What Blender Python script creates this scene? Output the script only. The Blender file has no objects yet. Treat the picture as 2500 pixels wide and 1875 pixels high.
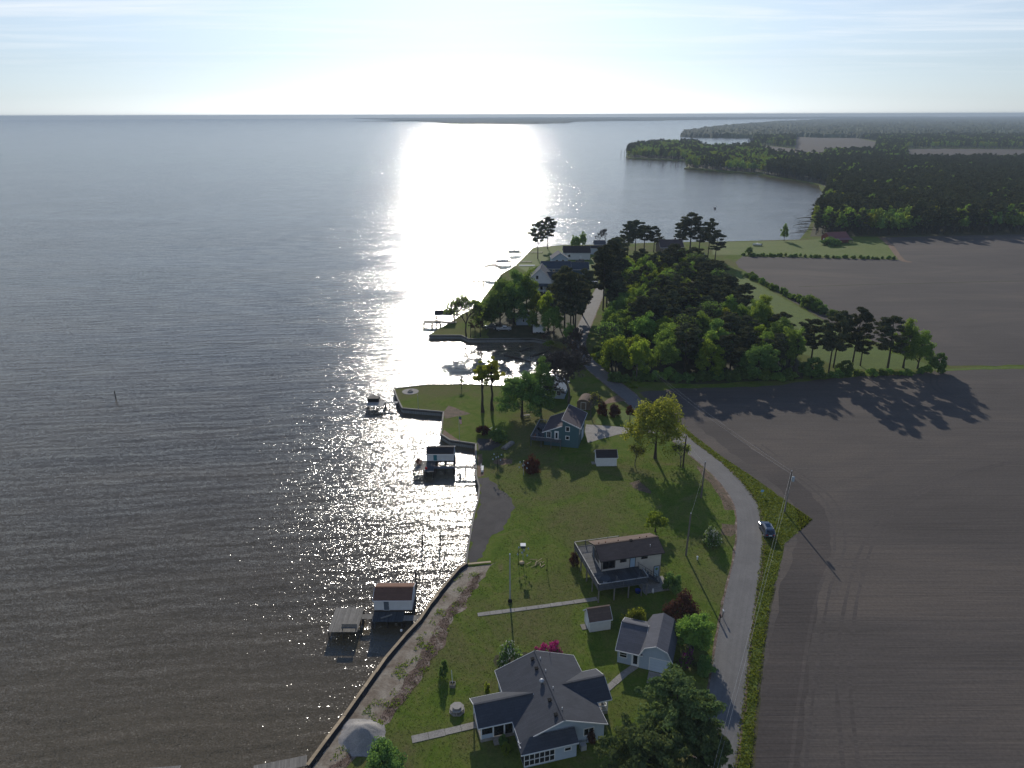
import bpy, bmesh, math, random
import numpy as np
from mathutils import Vector, Matrix, noise
sc = bpy.context.scene
R = math.radians
# ------------------------------------------------------------------ camera
cd = bpy.data.cameras.new('camera'); cam = bpy.data.objects.new('camera', cd); sc.collection.objects.link(cam)
cam.location = (0, 0, 72)
cam.rotation_euler = (Matrix.Rotation(R(90-20.5), 4, 'X') @ Matrix.Rotation(R(-0.16), 4, 'Z')).to_euler()
cd.sensor_width = 36; cd.lens = 36*1760/2500; cd.clip_start = 1; cd.clip_end = 90000
sc.camera = cam
# ------------------------------------------------------------------ sky, sun, exposure
SUN_EL, SUN_AZ = 22.0, -3.0          # degrees; azimuth from +Y, negative towards -X
def N(t, kind, **kw):
    n = t.nodes.new(kind)
    for k, v in kw.items():
        if k in n.inputs: n.inputs[k].default_value = v
        else: setattr(n, k, v)
    return n
w = bpy.data.worlds.new('World'); sc.world = w; w.use_nodes = True
nt = w.node_tree; nt.nodes.clear(); lk = nt.links.new
sky = N(nt, 'ShaderNodeTexSky', sky_type='NISHITA', sun_disc=False, sun_elevation=R(SUN_EL), sun_rotation=R(SUN_AZ),
        altitude=0.0, air_density=1.0, dust_density=0.28, ozone_density=5.0)
hsv = N(nt, 'ShaderNodeHueSaturation')
tint = N(nt, 'ShaderNodeMix', data_type='RGBA', blend_type='MULTIPLY'); tint.inputs[0].default_value = 1
tint.inputs[7].default_value = (0.89, 1.0, 1.12, 1)
lk(sky.outputs[0], hsv.inputs['Color']); lk(hsv.outputs[0], tint.inputs[6])
# thin cirrus, the same all over the sky: streaked noise on a flat cloud deck seen from below
tc = N(nt, 'ShaderNodeTexCoord'); sx = N(nt, 'ShaderNodeSeparateXYZ'); lk(tc.outputs['Generated'], sx.inputs[0])
# the low sky is milky with spring haze, the high sky clearer
sr = N(nt, 'ShaderNodeMapRange'); sr.inputs[1].default_value = 0.14; sr.inputs[2].default_value = 0.6; sr.inputs[3].default_value = 0.33; sr.inputs[4].default_value = 1.6
lk(sx.outputs[2], sr.inputs[0]); lk(sr.outputs[0], hsv.inputs['Saturation'])
mz = N(nt, 'ShaderNodeMath', operation='MAXIMUM'); lk(sx.outputs[2], mz.inputs[0]); mz.inputs[1].default_value = 0.03
dx = N(nt, 'ShaderNodeMath', operation='DIVIDE'); lk(sx.outputs[0], dx.inputs[0]); lk(mz.outputs[0], dx.inputs[1])
dy = N(nt, 'ShaderNodeMath', operation='DIVIDE'); lk(sx.outputs[1], dy.inputs[0]); lk(mz.outputs[0], dy.inputs[1])
cb = N(nt, 'ShaderNodeCombineXYZ'); lk(dx.outputs[0], cb.inputs[0]); lk(dy.outputs[0], cb.inputs[1])
mp = N(nt, 'ShaderNodeMapping', Rotation=(0, 0, R(38)), Scale=(0.16, 0.42, 1)); lk(cb.outputs[0], mp.inputs[0])
cn = N(nt, 'ShaderNodeTexNoise', Scale=1.6, Detail=7.0, Roughness=0.6, Distortion=0.5); lk(mp.outputs[0], cn.inputs['Vector'])
cr = N(nt, 'ShaderNodeMapRange'); cr.inputs[1].default_value = 0.46; cr.inputs[2].default_value = 0.76; cr.inputs[4].default_value = 0.8
lk(cn.outputs[0], cr.inputs[0])
cf = N(nt, 'ShaderNodeMapRange'); cf.inputs[1].default_value = 0.035; cf.inputs[2].default_value = 0.11; lk(sx.outputs[2], cf.inputs[0])   # cirrus thins into the horizon haze
cx_ = N(nt, 'ShaderNodeMath', operation='MULTIPLY'); lk(cr.outputs[0], cx_.inputs[0]); lk(cf.outputs[0], cx_.inputs[1])
cm = N(nt, 'ShaderNodeMix', data_type='RGBA'); cm.inputs[7].default_value = (11.0, 11.3, 11.6, 1)
lk(cx_.outputs[0], cm.inputs[0]); lk(tint.outputs[2], cm.inputs[6])
bg = N(nt, 'ShaderNodeBackground', Strength=0.092); wo = N(nt, 'ShaderNodeOutputWorld')
lk(cm.outputs[2], bg.inputs[0]); lk(bg.outputs[0], wo.inputs[0])
sd = bpy.data.lights.new('sun', 'SUN'); so = bpy.data.objects.new('sun', sd); sc.collection.objects.link(so)
sd.energy = 4.1; sd.angle = R(0.53); sd.color = (1.0, 0.93, 0.82)
so.rotation_euler = Vector((math.sin(R(SUN_AZ))*math.cos(R(SUN_EL)), math.cos(R(SUN_AZ))*math.cos(R(SUN_EL)), math.sin(R(SUN_EL)))).to_track_quat('Z', 'Y').to_euler()
so.location = (0, 0, 200)
vs = sc.view_settings; vs.view_transform = 'Standard'; vs.look = 'None'; vs.exposure = 0.0; vs.gamma = 1.0; vs.use_curve_mapping = False
sc.cycles.use_denoising = True; sc.cycles.denoiser = 'OPENIMAGEDENOISE'; sc.cycles.denoising_input_passes = 'RGB_ALBEDO_NORMAL'; sc.cycles.denoising_prefilter = 'ACCURATE'
sc.cycles.max_bounces = 6; sc.cycles.transparent_max_bounces = 8; sc.cycles.volume_bounces = 0
sc.cycles.sample_clamp_indirect = 3.0
# ------------------------------------------------------------------ helpers
WZ = -1.3                                            # water level; lawns are at 0
def link(o, parent=None):
    sc.collection.objects.link(o)
    if parent is not None: o.parent = parent
    return o
def tag(o, label=None, cat=None, group=None, kind=None):
    if label: o['label'] = label
    if cat: o['category'] = cat
    if group: o['group'] = group
    if kind: o['kind'] = kind
    return o
def thing(name, label, cat, xy=(0, 0), rz=0, z=0, group=None):
    o = bpy.data.objects.new(name, None); link(o); o.location = (xy[0], xy[1], z); o.rotation_euler = (0, 0, R(rz))
    o.empty_display_size = 0.5
    return tag(o, label, cat, group)
class MB:
    """collects faces, then links them as one mesh object"""
    def __init__(s): s.v = []; s.f = []
    def add(s, vs, fs):
        n = len(s.v); s.v += [tuple(p) for p in vs]; s.f += [tuple(i+n for i in f) for f in fs]; return s
    def box(s, x0, x1, y0, y1, z0, z1):
        return s.add([(x0,y0,z0),(x1,y0,z0),(x1,y1,z0),(x0,y1,z0),(x0,y0,z1),(x1,y0,z1),(x1,y1,z1),(x0,y1,z1)],
                     [(3,2,1,0),(4,5,6,7),(0,1,5,4),(1,2,6,5),(2,3,7,6),(3,0,4,7)])
    def bar(s, a, b, wd, ht=None, up=(0, 0, 1)):
        a = Vector(a); b = Vector(b); d = (b-a).normalized(); u = Vector(up)
        if abs(d.dot(u)) > 0.95: u = Vector((0, 1, 0))
        r = d.cross(u).normalized()*wd/2; q = r.cross(d).normalized()*(ht or wd)/2
        return s.add([a-r-q, a+r-q, a+r+q, a-r+q, b-r-q, b+r-q, b+r+q, b-r+q],
                     [(3,2,1,0),(4,5,6,7),(0,1,5,4),(1,2,6,5),(2,3,7,6),(3,0,4,7)])
    def prism(s, poly, y0, y1):
        """polygon in x,z swept from y0 to y1"""
        n = len(poly); vs = [(x, y0, z) for x, z in poly] + [(x, y1, z) for x, z in poly]
        return s.add(vs, [tuple(range(n)), tuple(range(2*n-1, n-1, -1))] + [(i, i+n, (i+1) % n+n, (i+1) % n) for i in range(n)])
    def xprism(s, poly, x0, x1):
        """polygon in y,z swept from x0 to x1"""
        n = len(poly); vs = [(x0, y, z) for y, z in poly] + [(x1, y, z) for y, z in poly]
        return s.add(vs, [tuple(range(n-1, -1, -1)), tuple(range(n, 2*n))] + [((i+1) % n, (i+1) % n+n, i+n, i) for i in range(n)])
    def zprism(s, poly, z0, z1):
        n = len(poly); vs = [(x, y, z0) for x, y in poly] + [(x, y, z1) for x, y in poly]
        return s.add(vs, [tuple(range(n-1, -1, -1)), tuple(range(n, 2*n))] + [(i, (i+1) % n, (i+1) % n+n, i+n) for i in range(n)])
    def slab(s, pts, t):
        """a flat plate under the given top polygon"""
        p = [Vector(q) for q in pts]; nr = Vector((0, 0, 0))
        for i in range(len(p)): nr += (p[i]-p[0]).cross(p[(i+1) % len(p)]-p[0])
        nr.normalize()
        if nr.z < 0: nr = -nr; p.reverse()
        n = len(p); vs = p + [q-nr*t for q in p]
        return s.add(vs, [tuple(range(n)), tuple(range(2*n-1, n-1, -1))] + [(i, i+n, (i+1) % n+n, (i+1) % n) for i in range(n)])
    def tube(s, pts, rads, k=6, cap=True):
        P = [Vector(p) for p in pts]; n0 = len(s.v); m = len(P)
        for i, p in enumerate(P):
            d = (P[min(i+1, m-1)]-P[max(i-1, 0)])
            d = d.normalized() if d.length > 1e-9 else Vector((0, 0, 1))
            a = d.orthogonal().normalized() if abs(d.z) < 0.99 else Vector((1, 0, 0))
            a = (Vector((1, 0, 0))-d*d.x) if abs(d.x) < 0.9 else (Vector((0, 1, 0))-d*d.y)
            a.normalize(); b = d.cross(a)
            for j in range(k):
                t = 2*math.pi*j/k; s.v.append(tuple(p+(a*math.cos(t)+b*math.sin(t))*rads[i]))
        for i in range(m-1):
            for j in range(k):
                a0 = n0+i*k+j; a1 = n0+i*k+(j+1) % k; s.f.append((a0, a1, a1+k, a0+k))
        if cap: s.f.append(tuple(range(n0+k-1, n0-1, -1))); s.f.append(tuple(range(n0+(m-1)*k, n0+m*k)))
        return s
    def cyl(s, x, y, z0, z1, r, k=10): return s.tube([(x, y, z0), (x, y, z1)], [r, r], k)
    def lathe(s, prof, k=16, c=(0, 0, 0)):
        n0 = len(s.v)
        for r, z in prof:
            for j in range(k):
                t = 2*math.pi*j/k; s.v.append((c[0]+r*math.cos(t), c[1]+r*math.sin(t), c[2]+z))
        for i in range(len(prof)-1):
            for j in range(k):
                a0 = n0+i*k+j; a1 = n0+i*k+(j+1) % k; s.f.append((a0, a1, a1+k, a0+k))
        s.f.append(tuple(range(n0+k-1, n0-1, -1))); s.f.append(tuple(range(n0+(len(prof)-1)*k, n0+len(prof)*k)))
        return s
    def mesh(s, name, mat=None, smooth=False):
        me = bpy.data.meshes.new(name); me.from_pydata(s.v, [], s.f); me.validate()
        if mat: me.materials.append(mat)
        if smooth: me.polygons.foreach_set('use_smooth', [True]*len(me.polygons))
        return me
    def build(s, name, mat, parent=None, smooth=False):
        return link(bpy.data.objects.new(name, s.mesh(name, mat, smooth)), parent)
def copy_tree(o, parent=None):
    c = o.copy(); link(c); c.parent = parent
    for ch in list(o.children): copy_tree(ch, c)
    return c
# ------------------------------------------------------------------ materials
def newmat(name):
    m = bpy.data.materials.new(name); m.use_nodes = True; m.node_tree.nodes.clear(); return m, m.node_tree
def ramp(t, fac, stops):
    r = N(t, 'ShaderNodeValToRGB'); e = r.color_ramp.elements
    while len(e) < len(stops): e.new(0.5)
    for q, (p, c) in zip(e, stops): q.position = p; q.color = (*c, 1)
    t.links.new(fac, r.inputs[0]); return r.outputs[0]
def mixc(t, fac, a, b, mode='MIX'):
    m = N(t, 'ShaderNodeMix', data_type='RGBA', blend_type=mode)
    for i, v in ((0, fac), (6, a), (7, b)):
        if isinstance(v, (int, float)): m.inputs[i].default_value = v
        elif isinstance(v, tuple): m.inputs[i].default_value = (*v, 1)
        else: t.links.new(v, m.inputs[i])
    return m.outputs[2]
def nz(t, vec, scale, detail=3.0, rough=0.55, dist=0.0):
    n = N(t, 'ShaderNodeTexNoise', Scale=scale, Detail=detail, Roughness=rough, Distortion=dist); t.links.new(vec, n.inputs['Vector']); return n
def pos(t, obj=False, scale=(1, 1, 1), rot=0.0):
    v = N(t, 'ShaderNodeTexCoord').outputs['Object'] if obj else N(t, 'ShaderNodeNewGeometry').outputs['Position']
    mpn = N(t, 'ShaderNodeMapping', Scale=scale, Rotation=(0, 0, rot)); t.links.new(v, mpn.inputs[0]); return mpn.outputs[0]
def finish(t, col, rough=0.85, bump=None, bstr=0.3, bdist=0.05, spec=0.3, metal=0.0, normal=None):
    p = N(t, 'ShaderNodeBsdfPrincipled', Roughness=rough, Metallic=metal); p.inputs['Specular IOR Level'].default_value = spec
    if isinstance(col, tuple): p.inputs[0].default_value = (*col, 1)
    else: t.links.new(col, p.inputs[0])
    if bump is not None:
        b = N(t, 'ShaderNodeBump', Strength=bstr, Distance=bdist); t.links.new(bump, b.inputs['Height']); t.links.new(b.outputs[0], p.inputs['Normal'])
    if normal is not None: t.links.new(normal, p.inputs['Normal'])
    o = N(t, 'ShaderNodeOutputMaterial'); t.links.new(p.outputs[0], o.inputs[0])
def paint(name, c, var=0.25, scale=1.2, rough=0.75, spec=0.3, metal=0.0, lines=None):
    """weathered plain surface: base colour with blotches and streaks; lines=(axis, period) adds board or lap lines as relief"""
    m, t = newmat(name); v = pos(t, True)
    n = nz(t, v, scale, 5, 0.65); n2 = nz(t, pos(t, True, (6, 6, 0.7)), 1.0, 3)
    d = tuple(q*(1-var) for q in c); l = tuple(min(1, q*(1+var*0.6)) for q in c)
    col = ramp(t, n.outputs[0], [(0.3, d), (0.55, c), (0.75, l)])
    col = mixc(t, 0.35, col, mixc(t, n2.outputs[0], d, l))
    b = n.outputs[0]; bs = 0.15
    if lines:
        wv = N(t, 'ShaderNodeTexWave', wave_type='BANDS', bands_direction=lines[0], wave_profile='SAW', Scale=1.0/lines[1]*0.314, Distortion=0.0)
        t.links.new(v, wv.inputs['Vector']); b = wv.outputs['Fac']; bs = 0.6
    finish(t, col, rough, b, bs, 0.03, spec, metal); return m
def shingle(name, c, rows=0.14):
    m, t = newmat(name); v = pos(t, True)
    n = nz(t, v, 9.0, 2, 0.7); n2 = nz(t, v, 0.5, 4, 0.6)
    br = N(t, 'ShaderNodeTexBrick', Scale=1.0); br.inputs['Brick Width'].default_value = 0.9; br.inputs['Row Height'].default_value = rows*2; br.inputs['Mortar Size'].default_value = 0.02
    t.links.new(v, br.inputs['Vector'])
    br.inputs['Color1'].default_value = (*[q*0.7 for q in c], 1); br.inputs['Color2'].default_value = (*[q*1.3 for q in c], 1); br.inputs['Mortar'].default_value = (*[q*0.45 for q in c], 1)
    col = mixc(t, 0.5, br.outputs['Color'], ramp(t, n.outputs[0], [(0.3, tuple(q*0.7 for q in c)), (0.7, tuple(q*1.3 for q in c))]))
    col = mixc(t, 0.4, col, ramp(t, n2.outputs[0], [(0.3, tuple(q*0.75 for q in c)), (0.7, tuple(q*1.2 for q in c))]))
    finish(t, col, 0.9, n.outputs[0], 0.3, 0.02, 0.2); return m
def wood(name, c, axis=0, var=0.35):
    sca = [7, 7, 7]; sca[axis] = 0.5
    m, t = newmat(name); n = nz(t, pos(t, True, tuple(sca)), 1.0, 4, 0.6); n2 = nz(t, pos(t, True), 0.8, 3)
    col = ramp(t, n.outputs[0], [(0.3, tuple(q*(1-var) for q in c)), (0.7, tuple(q*(1+var*0.5) for q in c))])
    col = mixc(t, 0.4, col, ramp(t, n2.outputs[0], [(0.35, tuple(q*(1-var) for q in c)), (0.7, tuple(q*1.15 for q in c))]))
    rnd = N(t, 'ShaderNodeObjectInfo').outputs['Random']
    hv = N(t, 'ShaderNodeHueSaturation'); mr = N(t, 'ShaderNodeMapRange'); mr.inputs[3].default_value = 0.8; mr.inputs[4].default_value = 1.2
    t.links.new(rnd, mr.inputs[0]); t.links.new(mr.outputs[0], hv.inputs['Value']); t.links.new(col, hv.inputs['Color'])
    finish(t, hv.outputs[0], 0.8, n.outputs[0], 0.2, 0.01, 0.25); return m
def glassy(name, c=(0.012, 0.014, 0.016), rough=0.08):
    m, t = newmat(name); n = nz(t, pos(t, True), 0.7, 2)
    finish(t, ramp(t, n.outputs[0], [(0.35, tuple(q*0.6 for q in c)), (0.7, tuple(q*1.5 for q in c))]), rough, n.outputs[0], 0.02, 0.02, 0.5); return m
def leafmat(name, c1, c2, trans=0.4, tcol=None, vvar=0.25):
    m, t = newmat(name)
    rnd = N(t, 'ShaderNodeNewGeometry').outputs['Random Per Island']; oi = N(t, 'ShaderNodeObjectInfo').outputs['Random']
    col = mixc(t, rnd, c1, c2)
    n = nz(t, pos(t, True), 0.6, 2); col = mixc(t, 0.45, col, ramp(t, n.outputs[0], [(0.35, c1), (0.65, c2)]))
    hv = N(t, 'ShaderNodeHueSaturation'); mr = N(t, 'ShaderNodeMapRange'); mr.inputs[3].default_value = 1-vvar; mr.inputs[4].default_value = 1+vvar
    t.links.new(oi, mr.inputs[0]); t.links.new(mr.outputs[0], hv.inputs['Value'])
    mh = N(t, 'ShaderNodeMapRange'); mh.inputs[3].default_value = 0.485; mh.inputs[4].default_value = 0.515
    t.links.new(oi, mh.inputs[0]); t.links.new(mh.outputs[0], hv.inputs['Hue']); t.links.new(col, hv.inputs['Color'])
    d = N(t, 'ShaderNodeBsdfDiffuse'); tr = N(t, 'ShaderNodeBsdfTranslucent'); mx = N(t, 'ShaderNodeMixShader'); mx.inputs[0].default_value = trans
    t.links.new(hv.outputs[0], d.inputs[0]); t.links.new(mixc(t, 1.0, hv.outputs[0], tcol or (1.35, 1.25, 0.7), 'MULTIPLY'), tr.inputs[0])
    t.links.new(d.outputs[0], mx.inputs[1]); t.links.new(tr.outputs[0], mx.inputs[2])
    o = N(t, 'ShaderNodeOutputMaterial'); t.links.new(mx.outputs[0], o.inputs[0]); return m
M = {}
M['bark'] = wood('bark', (0.055, 0.042, 0.032), 2)
M['bark_grey'] = wood('bark_grey', (0.12, 0.105, 0.09), 2)
M['twig'] = paint('twig', (0.085, 0.07, 0.058), 0.3)
M['leaf_pine'] = leafmat('leaf_pine', (0.041, 0.060, 0.033), (0.114, 0.115, 0.066), 0.28)
M['leaf_pine_near'] = leafmat('leaf_pine_near', (0.050, 0.086, 0.035), (0.156, 0.195, 0.075), 0.38)  # paler, greener needles of the near pines
M['leaf_green'] = leafmat('leaf_green', (0.103, 0.178, 0.049), (0.259, 0.378, 0.089), 0.52)
M['leaf_dark'] = leafmat('leaf_dark', (0.070, 0.131, 0.046), (0.191, 0.286, 0.083), 0.48)
M['leaf_lime'] = leafmat('leaf_lime', (0.123, 0.174, 0.030), (0.285, 0.347, 0.061), 0.64)
M['leaf_spring'] = leafmat('leaf_spring', (0.22, 0.27, 0.03), (0.40, 0.43, 0.06), 0.68)
M['leaf_gold'] = leafmat('leaf_gold', (0.145, 0.17, 0.03), (0.32, 0.32, 0.065), 0.50)
M['leaf_rust'] = leafmat('leaf_rust', (0.075, 0.032, 0.020), (0.15, 0.065, 0.035), 0.3, (1.2, 1.0, 0.8))
M['leaf_wine'] = leafmat('leaf_wine', (0.055, 0.030, 0.022), (0.12, 0.06, 0.04), 0.3, (1.2, 1.0, 0.9))
M['flower_pink'] = leafmat('flower_pink', (0.30, 0.02, 0.13), (0.55, 0.07, 0.28), 0.35, (1.1, 0.9, 1.0), 0.1)
M['flower_purple'] = leafmat('flower_purple', (0.12, 0.015, 0.09), (0.22, 0.03, 0.17), 0.3, (1.1, 0.9, 1.0), 0.1)
M['flower_white'] = leafmat('flower_white', (0.42, 0.42, 0.33), (0.62, 0.60, 0.48), 0.25, (1.0, 1.0, 0.9), 0.1)
M['weed'] = leafmat('weed', (0.11, 0.17, 0.02), (0.21, 0.27, 0.04), 0.55)
M['dry'] = leafmat('dry', (0.09, 0.062, 0.035), (0.2, 0.15, 0.09), 0.25)
M['lush_tuft'] = leafmat('lush_tuft', (0.045, 0.07, 0.012), (0.085, 0.11, 0.022), 0.3)
M['white_wall'] = paint('white_wall', (0.62, 0.62, 0.60), 0.12, lines=('Z', 0.2))
M['cream_wall'] = paint('cream_wall', (0.50, 0.45, 0.38), 0.12, lines=('X', 0.3))
M['blue_wall'] = paint('blue_wall', (0.36, 0.42, 0.48), 0.10, lines=('X', 0.25))
M['teal_wall'] = paint('teal_wall', (0.055, 0.115, 0.13), 0.12, lines=('Z', 0.2))
M['navy_wall'] = paint('navy_wall', (0.035, 0.075, 0.115), 0.12, lines=('Z', 0.2))
M['brown_wall'] = paint('brown_wall', (0.16, 0.12, 0.09), 0.2)
M['red_wall'] = paint('red_wall', (0.20, 0.05, 0.035), 0.2)
M['trim'] = paint('trim', (0.66, 0.66, 0.64), 0.08)
M['trim_dark'] = paint('trim_dark', (0.045, 0.035, 0.03), 0.2)
M['teal_door'] = paint('teal_door', (0.03, 0.16, 0.19), 0.1)
M['blue_door'] = paint('blue_door', (0.32, 0.42, 0.50), 0.1)
M['grey_door'] = paint('grey_door', (0.10, 0.12, 0.14), 0.1)
M['garage_door'] = paint('garage_door', (0.46, 0.53, 0.60), 0.06)
M['roof_grey'] = shingle('roof_grey', (0.060, 0.064, 0.074))
M['roof_slate'] = shingle('roof_slate', (0.094, 0.096, 0.110))
M['roof_brown'] = shingle('roof_brown', (0.135, 0.095, 0.074))
M['roof_rust'] = shingle('roof_rust', (0.165, 0.090, 0.060))
M['roof_plum'] = shingle('roof_plum', (0.085, 0.068, 0.072))
M['roof_black'] = shingle('roof_black', (0.04, 0.034, 0.034))
M['roof_navy'] = shingle('roof_navy', (0.045, 0.06, 0.08))
M['roof_red'] = paint('roof_red', (0.20, 0.075, 0.06), 0.2, rough=0.5)
M['roof_tin'] = paint('roof_tin', (0.15, 0.20, 0.24), 0.25, rough=0.6, spec=0.3)
M['glass'] = glassy('glass'); M['screen'] = paint('screen', (0.012, 0.013, 0.013), 0.2)
M['deck'] = wood('deck', (0.10, 0.105, 0.11), 1); M['deck_dark'] = wood('deck_dark', (0.055, 0.062, 0.07), 1)
M['plank'] = wood('plank', (0.20, 0.185, 0.16), 1); M['plank_new'] = wood('plank_new', (0.42, 0.32, 0.20), 0); M['plank_x'] = wood('plank_x', (0.20, 0.185, 0.16), 0)
M['pile'] = wood('pile', (0.075, 0.06, 0.048), 2); M['rail'] = wood('rail', (0.36, 0.35, 0.32), 0)
M['utility'] = wood('utility', (0.16, 0.14, 0.12), 2); M['utility_dark'] = wood('utility_dark', (0.05, 0.042, 0.036), 2)
M['vinyl'] = paint('vinyl', (0.25, 0.26, 0.25), 0.2); M['fabric_shadow_black'] = paint('fabric_shadow_black', (0.015, 0.015, 0.017), 0.3)
M['steel'] = paint('steel', (0.40, 0.41, 0.42), 0.15, rough=0.4, spec=0.5, metal=0.3); M['black'] = paint('black', (0.012, 0.012, 0.012), 0.3, rough=0.9, spec=0.1)
M['tyre'] = paint('tyre', (0.012, 0.012, 0.012), 0.2, rough=0.8)
M['car_blue'] = paint('car_blue', (0.06, 0.08, 0.11), 0.08, rough=0.25, spec=0.6, metal=0.3); M['car_silver'] = paint('car_silver', (0.45, 0.46, 0.47), 0.08, rough=0.3, spec=0.5, metal=0.3)
M['car_black'] = paint('car_black', (0.03, 0.03, 0.035), 0.08, rough=0.25, spec=0.5); M['car_white'] = paint('car_white', (0.7, 0.7, 0.7), 0.06, rough=0.3, spec=0.5)
M['tarp_blue'] = paint('tarp_blue', (0.02, 0.06, 0.35), 0.2); M['red'] = paint('red', (0.5, 0.03, 0.03), 0.15); M['stone'] = paint('stone', (0.30, 0.28, 0.25), 0.35, 3.0)
M['white'] = paint('white', (0.72, 0.72, 0.70), 0.08); M['gourd'] = paint('gourd', (0.34, 0.39, 0.42), 0.08); M['sign_blue'] = paint('sign_blue', (0.2, 0.4, 0.6), 0.1)
M['rust_wood'] = wood('rust_wood', (0.22, 0.10, 0.06), 0); M['red_light'] = paint('tail_red', (0.35, 0.02, 0.02), 0.1, rough=0.2)
# ------------------------------------------------------------------ ground materials
def grass_mat():
    m, t = newmat('grass'); v = pos(t)
    big = nz(t, v, 0.05, 5, 0.65, 0.8); mid = nz(t, v, 0.22, 7, 0.72, 1.0); fine = nz(t, pos(t, False, (1, 0.7, 1)), 3.2, 3, 0.7); tuft = nz(t, v, 0.9, 4, 0.7)
    col = ramp(t, mid.outputs[0], [(0.28, (0.056, 0.092, 0.011)), (0.45, (0.082, 0.124, 0.015)), (0.58, (0.110, 0.136, 0.026)), (0.72, (0.150, 0.126, 0.056))])
    col = mixc(t, ramp(t, big.outputs[0], [(0.44, (0, 0, 0)), (0.60, (1, 1, 1))]), col, mixc(t, tuft.outputs[0], (0.066, 0.100, 0.014), (0.155, 0.122, 0.060)))
    col = mixc(t, 0.5, col, ramp(t, fine.outputs[0], [(0.3, (0.6, 0.6, 0.6)), (0.7, (1.4, 1.4, 1.4))]), 'MULTIPLY')
    finish(t, col, 1.0, fine.outputs[0], 0.6, 0.08, 0.05); return m
def soil_mat(rot, name='soil', c=(0.088, 0.075, 0.065)):
    m, t = newmat(name)
    row = nz(t, pos(t, False, (0.035, 1.25, 1), rot), 1.0, 4, 0.7, 0.25); big = nz(t, pos(t, False, (0.012, 0.034, 1), rot), 1.0, 6, 0.66, 1.0); fine = nz(t, pos(t), 2.2, 4, 0.75)
    k = lambda f: tuple(q*f for q in c)
    col = ramp(t, row.outputs[0], [(0.30, k(0.74)), (0.5, k(1.0)), (0.70, k(1.24))])
    col = mixc(t, 0.55, col, ramp(t, big.outputs[0], [(0.34, k(0.72)), (0.50, k(1.0)), (0.66, (c[0]*1.5, c[1]*1.42, c[2]*1.3))]))
    col = mixc(t, 0.5, col, ramp(t, fine.outputs[0], [(0.3, (0.6, 0.6, 0.6)), (0.7, (1.4, 1.4, 1.4))]), 'MULTIPLY')
    finish(t, col, 0.95, row.outputs[0], 0.5, 0.15, 0.15); return m
def mottled(name, stops, s1, s2=4.0, bstr=0.5, bd=0.05, rough=0.92, stretch=(1, 1, 1), rot=0.0):
    m, t = newmat(name); a = nz(t, pos(t, False, stretch, rot), s1, 6, 0.7, 0.5); b = nz(t, pos(t), s2, 4, 0.75)
    col = ramp(t, a.outputs[0], stops)
    col = mixc(t, 0.6, col, ramp(t, b.outputs[0], [(0.3, (0.55, 0.55, 0.55)), (0.7, (1.45, 1.45, 1.45))]), 'MULTIPLY')
    finish(t, col, rough, b.outputs[0], bstr, bd, 0.2); return m
def asphalt_mat():
    m, t = newmat('asphalt'); a = nz(t, pos(t), 0.25, 4, 0.6); b = nz(t, pos(t), 6.0, 3, 0.8)
    uv = N(t, 'ShaderNodeUVMap'); st = nz(t, None or uv.outputs[0], 1.0, 3, 0.6) if False else None
    mpn = N(t, 'ShaderNodeMapping', Scale=(5.0, 0.02, 1)); t.links.new(uv.outputs[0], mpn.inputs[0]); s = nz(t, mpn.outputs[0], 1.0, 3, 0.6)
    mp2 = N(t, 'ShaderNodeMapping', Scale=(1.2, 0.28, 1)); t.links.new(uv.outputs[0], mp2.inputs[0]); cr_ = nz(t, mp2.outputs[0], 1.0, 8, 0.8, 1.5)
    col = ramp(t, s.outputs[0], [(0.3, (0.115, 0.110, 0.104)), (0.7, (0.165, 0.158, 0.150))])
    col = mixc(t, 0.5, col, ramp(t, a.outputs[0], [(0.35, (0.105, 0.102, 0.098)), (0.7, (0.17, 0.163, 0.155))]))
    col = mixc(t, 0.3, col, ramp(t, b.outputs[0], [(0.3, (0.6, 0.6, 0.6)), (0.7, (1.4, 1.4, 1.4))]), 'MULTIPLY')
    col = mixc(t, ramp(t, cr_.outputs[0], [(0.485, (0, 0, 0)), (0.5, (0.5, 0.5, 0.5)), (0.515, (0, 0, 0))]), col, (0.06, 0.058, 0.055))
    finish(t, col, 0.85, b.outputs[0], 0.2, 0.02, 0.3); return m
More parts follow.
